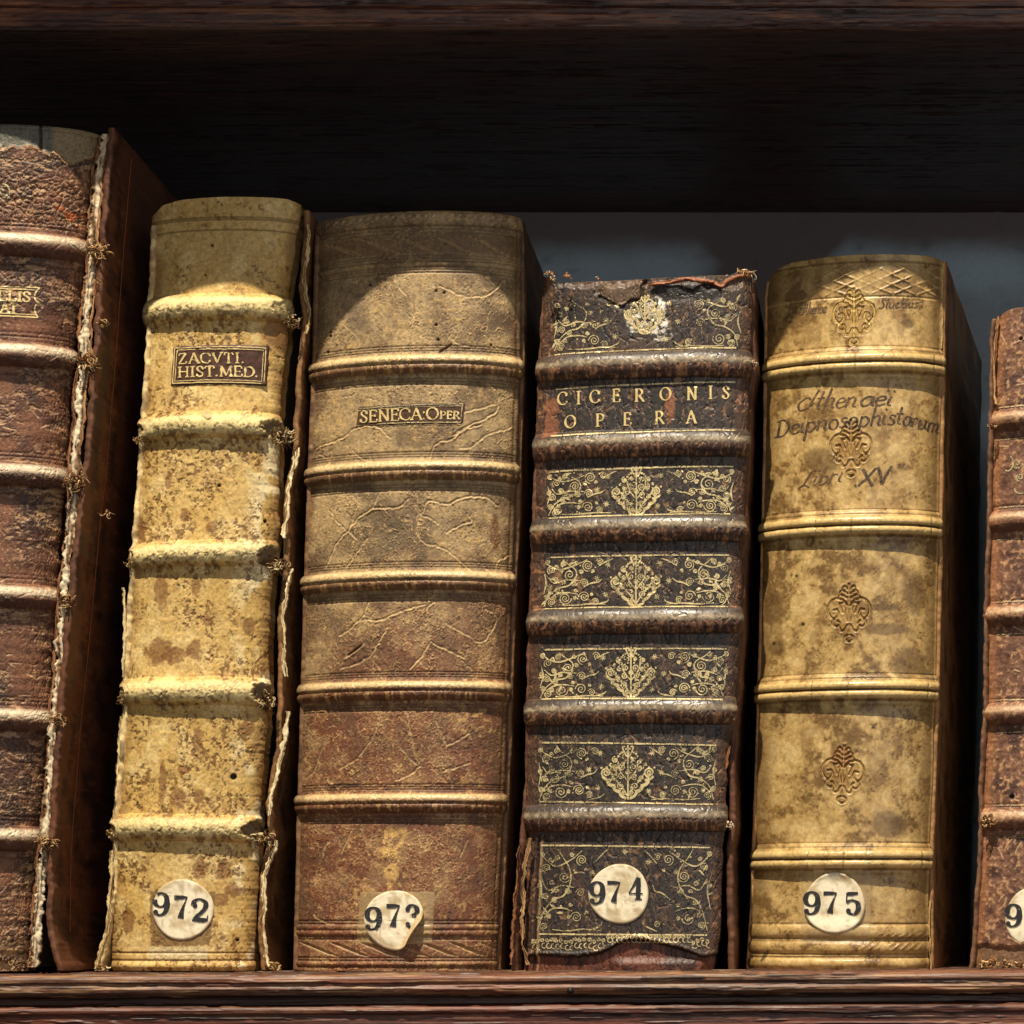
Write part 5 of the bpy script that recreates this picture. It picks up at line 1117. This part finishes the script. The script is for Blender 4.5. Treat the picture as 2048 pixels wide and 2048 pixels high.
C = mixc(C, lin(118, 92, 56), sm(PV, 526, 532) * (1 - sm(PV, 586, 592)) * .35)
for k in range(10):
    d = b.dist([(1720 + k * 16, 1900), (1760 + k * 16, 1868)], 8); rd = np.exp(-(d / 2.2) ** 2) * sm(n3, .4, .55); b.H += 1.6 * rd
d = b.dist(catmull([(1536, 1902), (1532, 1912), (1524, 1922), (1530, 1906)], 3), 8); k_ = sm(d, 3, 1); C = mixc(C, lin(50, 36, 24), k_ * .8)
jl = np.exp(-((PX - xr + 3) / 2) ** 2); b.H += 2.5 * jl; C = mixc(C, lin(204, 170, 110), jl * .5)
def fleuron(cx, cv, R, s_ang=0.0):
    o = []; ca, sa = math.cos(s_ang), math.sin(s_ang)
    def P(x, y): return (cx + R * (x * ca + y * sa), cv - 1.28 * R * (y * ca - x * sa))
    for s_ in (-1, 1):
        q = catmull([(s_ * .06, .2), (s_ * .3, .42), (s_ * .7, .46), (s_ * .98, .2), (s_ * .96, -.12), (s_ * .72, -.3), (s_ * .5, -.14), (s_ * .56, .06), (s_ * .72, .04)], .1); o.append((np.array([P(x, y) for x, y in q]), 1.7))
        q = catmull([(s_ * .72, -.3), (s_ * .8, -.46), (s_ * .6, -.58), (s_ * .44, -.46), (s_ * .54, -.36)], .1); o.append((np.array([P(x, y) for x, y in q]), 1.4))
        q = catmull([(s_ * .5, -.56), (s_ * .4, -.74), (s_ * .2, -.7), (s_ * .06, -.5)], .1); o.append((np.array([P(x, y) for x, y in q]), 1.4))
        for (y0, w_) in ((.5, .5), (.66, .42), (.82, .3)):
            q = catmull([(s_ * .08, y0 - .02), (s_ * w_ * .7, y0 + .1), (s_ * w_, y0), (s_ * w_ * .8, y0 - .08)], .1); o.append((np.array([P(x, y) for x, y in q]), 1.3))
        q = catmull([(s_ * .06, -.9), (s_ * .2, -.96), (s_ * .18, -1.08), (0, -1.14)], .1); o.append((np.array([P(x, y) for x, y in q]), 1.5))
        q = catmull([(s_ * .08, -.4), (s_ * .16, -.1), (s_ * .1, .2), (s_ * .24, .34)], .1); o.append((np.array([P(x, y) for x, y in q]), 1.2))
        q = catmull([(s_ * .28, .28), (s_ * .44, .3), (s_ * .4, .12), (s_ * .3, -.06)], .1); o.append((np.array([P(x, y) for x, y in q]), 1.0))
    o.append((np.array([P(0, 1.0), P(0, .6), P(0, 0), P(0, -.5), P(0, -.9)]), 1.3)); o.append(('dot', *P(0, 1.1), 2.6))
    return o
FL = [(1708, 630, 41, 0, 'gold_b'), (1702, 893, 41, 0, 'tool'), (1698, 1222, 42, 0, 'tool'), (1686, 1545, 42, .06, 'tool')]
for (x, v, R, a, m_) in FL:
    for st in fleuron(x, v, R, a):
        if isinstance(st[0], str): continue
        d = b.dist(st[0][::2] if len(st[0]) > 12 else st[0], 7); b.H -= 2.9 * np.exp(-(d / 1.9) ** 2); b.H += .8 * np.exp(-((d - 4) / 2) ** 2); C = mixc(C, lin(96, 66, 34), np.exp(-(d / 2.6) ** 2) * .55)
    blob = sm(np.hypot((PX - x) / R, (PV - v) / (1.2 * R)), 1.0, .6); C = mixc(C, lin(150, 112, 56), blob * .35)
k_ = sm(np.hypot((PX - 1682) / 22, (PV - 1513) / 24) + .6 * (n3 - .5), 1.05, .8); C = mixc(C, lin(122, 76, 38), k_ * .75)
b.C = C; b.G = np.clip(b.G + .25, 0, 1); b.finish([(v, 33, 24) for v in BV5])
for (x, v, R, a, m_) in FL: b.ribbons([(q_[0], q_[1] * (1.2 if m_ == 'gold_b' else .62)) if not isinstance(q_[0], str) else q_ for q_ in fleuron(x, v, R, a)], 'stamped_ornament', M[m_], off=.6)
t = text_strokes(HAND, 'Athenae', 1597, 622, 24, 1.7, .9, slant=.2, width=56, jit=.5, smooth=True) + text_strokes(HAND, 'L', 1666, 622, 20, 1.2, .6, slant=.1, width=10, smooth=True) + text_strokes(HAND, 'o', 1678, 622, 20, 1.2, .6, width=8, smooth=True) + text_strokes(HAND, '&', 1739, 616, 18, 1.2, .5, width=12, smooth=True) + text_strokes(HAND, 'Stuckius.', 1757, 618, 21, 1.9, 1.0, slant=.2, width=84, jit=.4, rise=4, smooth=True)
b.ribbons(t, 'handwriting', M['ink_f'], off=.7, step=2)
t = text_strokes(HAND, 'Athen', 1590, 814, 40, 2.6, 1.1, slant=.25, width=122, jit=1, smooth=True); b.ribbons(t, 'handwriting', M['ink_f'], off=.7, step=2)
t = text_strokes(HAND, 'aei', 1716, 812, 38, 2.9, 1.3, slant=.25, width=68, jit=1, smooth=True); b.ribbons(t, 'handwriting', M['ink'], off=.7, step=2)
t = text_strokes(HAND, 'Deipnosophist', 1548, 862, 40, 2.7, 1.1, slant=.12, width=258, jit=1, rise=14, smooth=True) + text_strokes(HAND, 'arum', 1803, 850, 36, 2.6, 1.1, slant=.15, width=76, jit=1.5, rise=-14, smooth=True); b.ribbons(t, 'handwriting', M['ink'], off=.7, step=2)
t = text_strokes(HAND, 'Libri', 1596, 970, 38, 2.2, .9, slant=.3, width=88, jit=1, rise=8, smooth=True); b.ribbons(t, 'handwriting', M['ink_f'], off=.7, step=2)
t = text_strokes(HAND, 'XV', 1716, 973, 40, 3.2, 1.8, slant=.12, width=64, jit=0, rise=6, smooth=True) + [('dot', 1711, 972, 2.6)]; b.ribbons(t, 'handwriting', M['ink'], off=.7, step=2)
b.patch(1602, 1742, 1743, 1888, 'tape_patch', M['tape'], 1.2, None, skew=-2)
sticker(b, 1669, 1807, 61, [('9', 1605, 1829, 46, 1.1, 0), ('7', 1645, 1826, 44, 1.05, 0), ('5', 1688, 1829, 46, 1.05, 0)], 75, lift=3.2)
pc = lambda: bc(lin(100, 72, 46), lin(156, 114, 72), lin(156, 116, 72))
b.board(1, [(509, 1893), (678, 1891), (905, 1888), (1115, 1885), (1347, 1881), (1558, 1874), (1688, 1868), (1945, 1868)], .14, 200, 1000, pc(), 514, thick=12, rag=.5, seed=47)
b.board(-1, [(509, 1537), (574, 1528), (905, 1524), (1318, 1515), (1549, 1507), (1818, 1498), (1945, 1490)], .1, 260, 940, pc(), 540, thick=12, rag=.5, seed=48)
b.pages(.12, drop=26)
ragged_strip(b, [(1886, 520), (1884, 600), (1883, 690)], 196, 1.8, lin(206, 176, 118), lin(120, 88, 52), 'joint_ridge', 66, rough=.2)
fray(b, 1852, 532, 160, 6, 8, [lin(206, 170, 100), lin(120, 88, 50)], 530, thick=1.5)
ragged_strip(b, [(1860, 1800), (1859, 1860), (1860, 1900), (1862, 1938)], 196, 2.0, lin(196, 160, 104), lin(40, 28, 20), 'torn_leather_edge', 67, rough=.5)

# ================================================================== russet book cut by the right edge
rng = random.Random(77)
b = Book('leather_book', 'russet leather book cut off by the right edge, round label beginning with 9', 'book', 150, 36, 50,
         [(608, 1996), (664, 1990), (843, 1986), (1037, 1982), (1240, 1975), (1439, 1974), (1644, 1964), (1760, 1958), (1945, 1945)], [(608, 2360), (1945, 2300)],
         609, 1943, 'red', topdrop=([-1, -.97, -.9, -.8, 1], [20, 10, 4, 0, 0]), vis=(-1, -.25), ragL=3, seed=200)
PX, PV = b.PX, b.PV; xl, xr = b.edges(PV); dl = PX - xl
n1 = fbm(PX / 50., PV / 60., 211, 5); n2 = fbm(PX / 7., PV / 7., 212, 5, .6); n3 = fbm(PX / 26., PV / 26., 213, 5)
C = np.zeros(PV.shape + (3,)) + lin(116, 82, 63)
C = mixc(C, lin(92, 62, 48), sm(n3, .48, .64)); C = mixc(C, lin(66, 48, 44), sm(n3 * .6 + n1 * .4, .53, .64) * .7); C = mixc(C, lin(190, 146, 104), sm(n2, .56, .68) * .7); C = mixc(C, lin(80, 48, 36), sm(n2, .44, .34) * .5)
C = mixc(C, lin(164, 112, 74), sm(dl, 26, 8) * .6)
b.H += 3 * (n1 - .5) + 2.6 * (n2 - .5)
for k in range(26):
    x0, v0 = rng.uniform(1990, 2070), rng.uniform(630, 1900); a = rng.uniform(-1.2, 1.2); L_ = rng.uniform(8, 30)
    d = b.dist(catmull([(x0, v0), (x0 + L_ * .5 * math.cos(a) + rng.uniform(-3, 3), v0 + L_ * .5 * math.sin(a)), (x0 + L_ * math.cos(a), v0 + L_ * math.sin(a))], 6), 8)
    k_ = np.exp(-(d / 1.4) ** 2); b.H += 1.6 * k_; C = mixc(C, lin(214, 176, 130), k_ * .6)
BV6 = [834, 1036, 1227, 1425, 1637]
for vc_ in BV6:
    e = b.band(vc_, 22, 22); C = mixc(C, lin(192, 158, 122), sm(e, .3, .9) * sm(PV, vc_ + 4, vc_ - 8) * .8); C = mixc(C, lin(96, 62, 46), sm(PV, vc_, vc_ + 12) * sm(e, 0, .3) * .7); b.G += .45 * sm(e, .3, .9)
    for d_ in (-30, 34): b.line(vc_ + d_, 1.8, 1.6)
for (x, v, r) in [(2042, 672, 3.5), (2024, 1593, 5)]:
    k_ = sm(r - np.hypot(PX - x, PV - v), -1, 1); b.H -= 5 * k_; C = mixc(C, lin(24, 18, 16), k_)
tb = sm(PV + 12 * (n3 - .5), 1886, 1898); b.H -= 8 * tb; C = mixc(C, lin(110, 82, 58), tb * .8)
b.C = C; b.finish([(v, 25, 26) for v in BV6])
tl = []
for vc_ in BV6:
    for d_ in (-27, 38):
        x = 1994
        while x < 2100: L_ = rng.uniform(5, 14); tl.append((np.array([(x, vc_ + d_), (x + L_, vc_ + d_ - .3)]), .8)); x += L_ + 3
b.ribbons(tl, 'gold_line', M['gold_dim'], off=.9)
b.ribbons([(spiral(2034, 922, 12, 1.5), 1.5), (spiral(2040, 950, 9, 1.5, 90), 1.5), (arc(2016, 920, 10, 16, -60, 120), 1.4), (arc(2044, 975, 14, 8, 0, 200), 1.4)], 'gold_ornament', M['gold_dim'], off=.9)
sticker(b, 2071, 1835, 61, [('9', 2008, 1854, 46, 1.1, 0)], 76)
b.board(-1, [(608, 1986), (664, 1979), (843, 1976), (1037, 1972), (1240, 1966), (1439, 1965), (1558, 1955), (1644, 1957), (1760, 1951), (1945, 1937)], .16, 200, 940, bc(lin(62, 42, 34), lin(98, 68, 50), lin(118, 84, 60)), 626, thick=12, rag=3, seed=57)
b.board(1, [(608, 2372), (1945, 2312)], .1, 200, 940, bc(lin(70, 44, 34), lin(112, 74, 52), lin(176, 130, 92)), 626, thick=12, rag=1, seed=58)
b.pages(.12)
ragged_strip(b, [(1997, 622), (1990, 680), (1988, 740), (1992, 800)], 196, 3, lin(206, 164, 112), lin(120, 76, 50), 'torn_leather_edge', 81, rough=.5)
br = [lin(206, 174, 124), lin(150, 104, 66), lin(96, 62, 42)]
fray(b, 1984, 846, 176, 10, 26, br, 540); fray(b, 1978, 1640, 172, 17, 50, br, 541, thick=1.7)
for i, (x, v) in enumerate([(1966, 1930), (1986, 1924), (2012, 1930), (2040, 1932)]): fray(b, x, v, 168, 14, 24, br, 545 + i, thick=1.5, length=2.0)
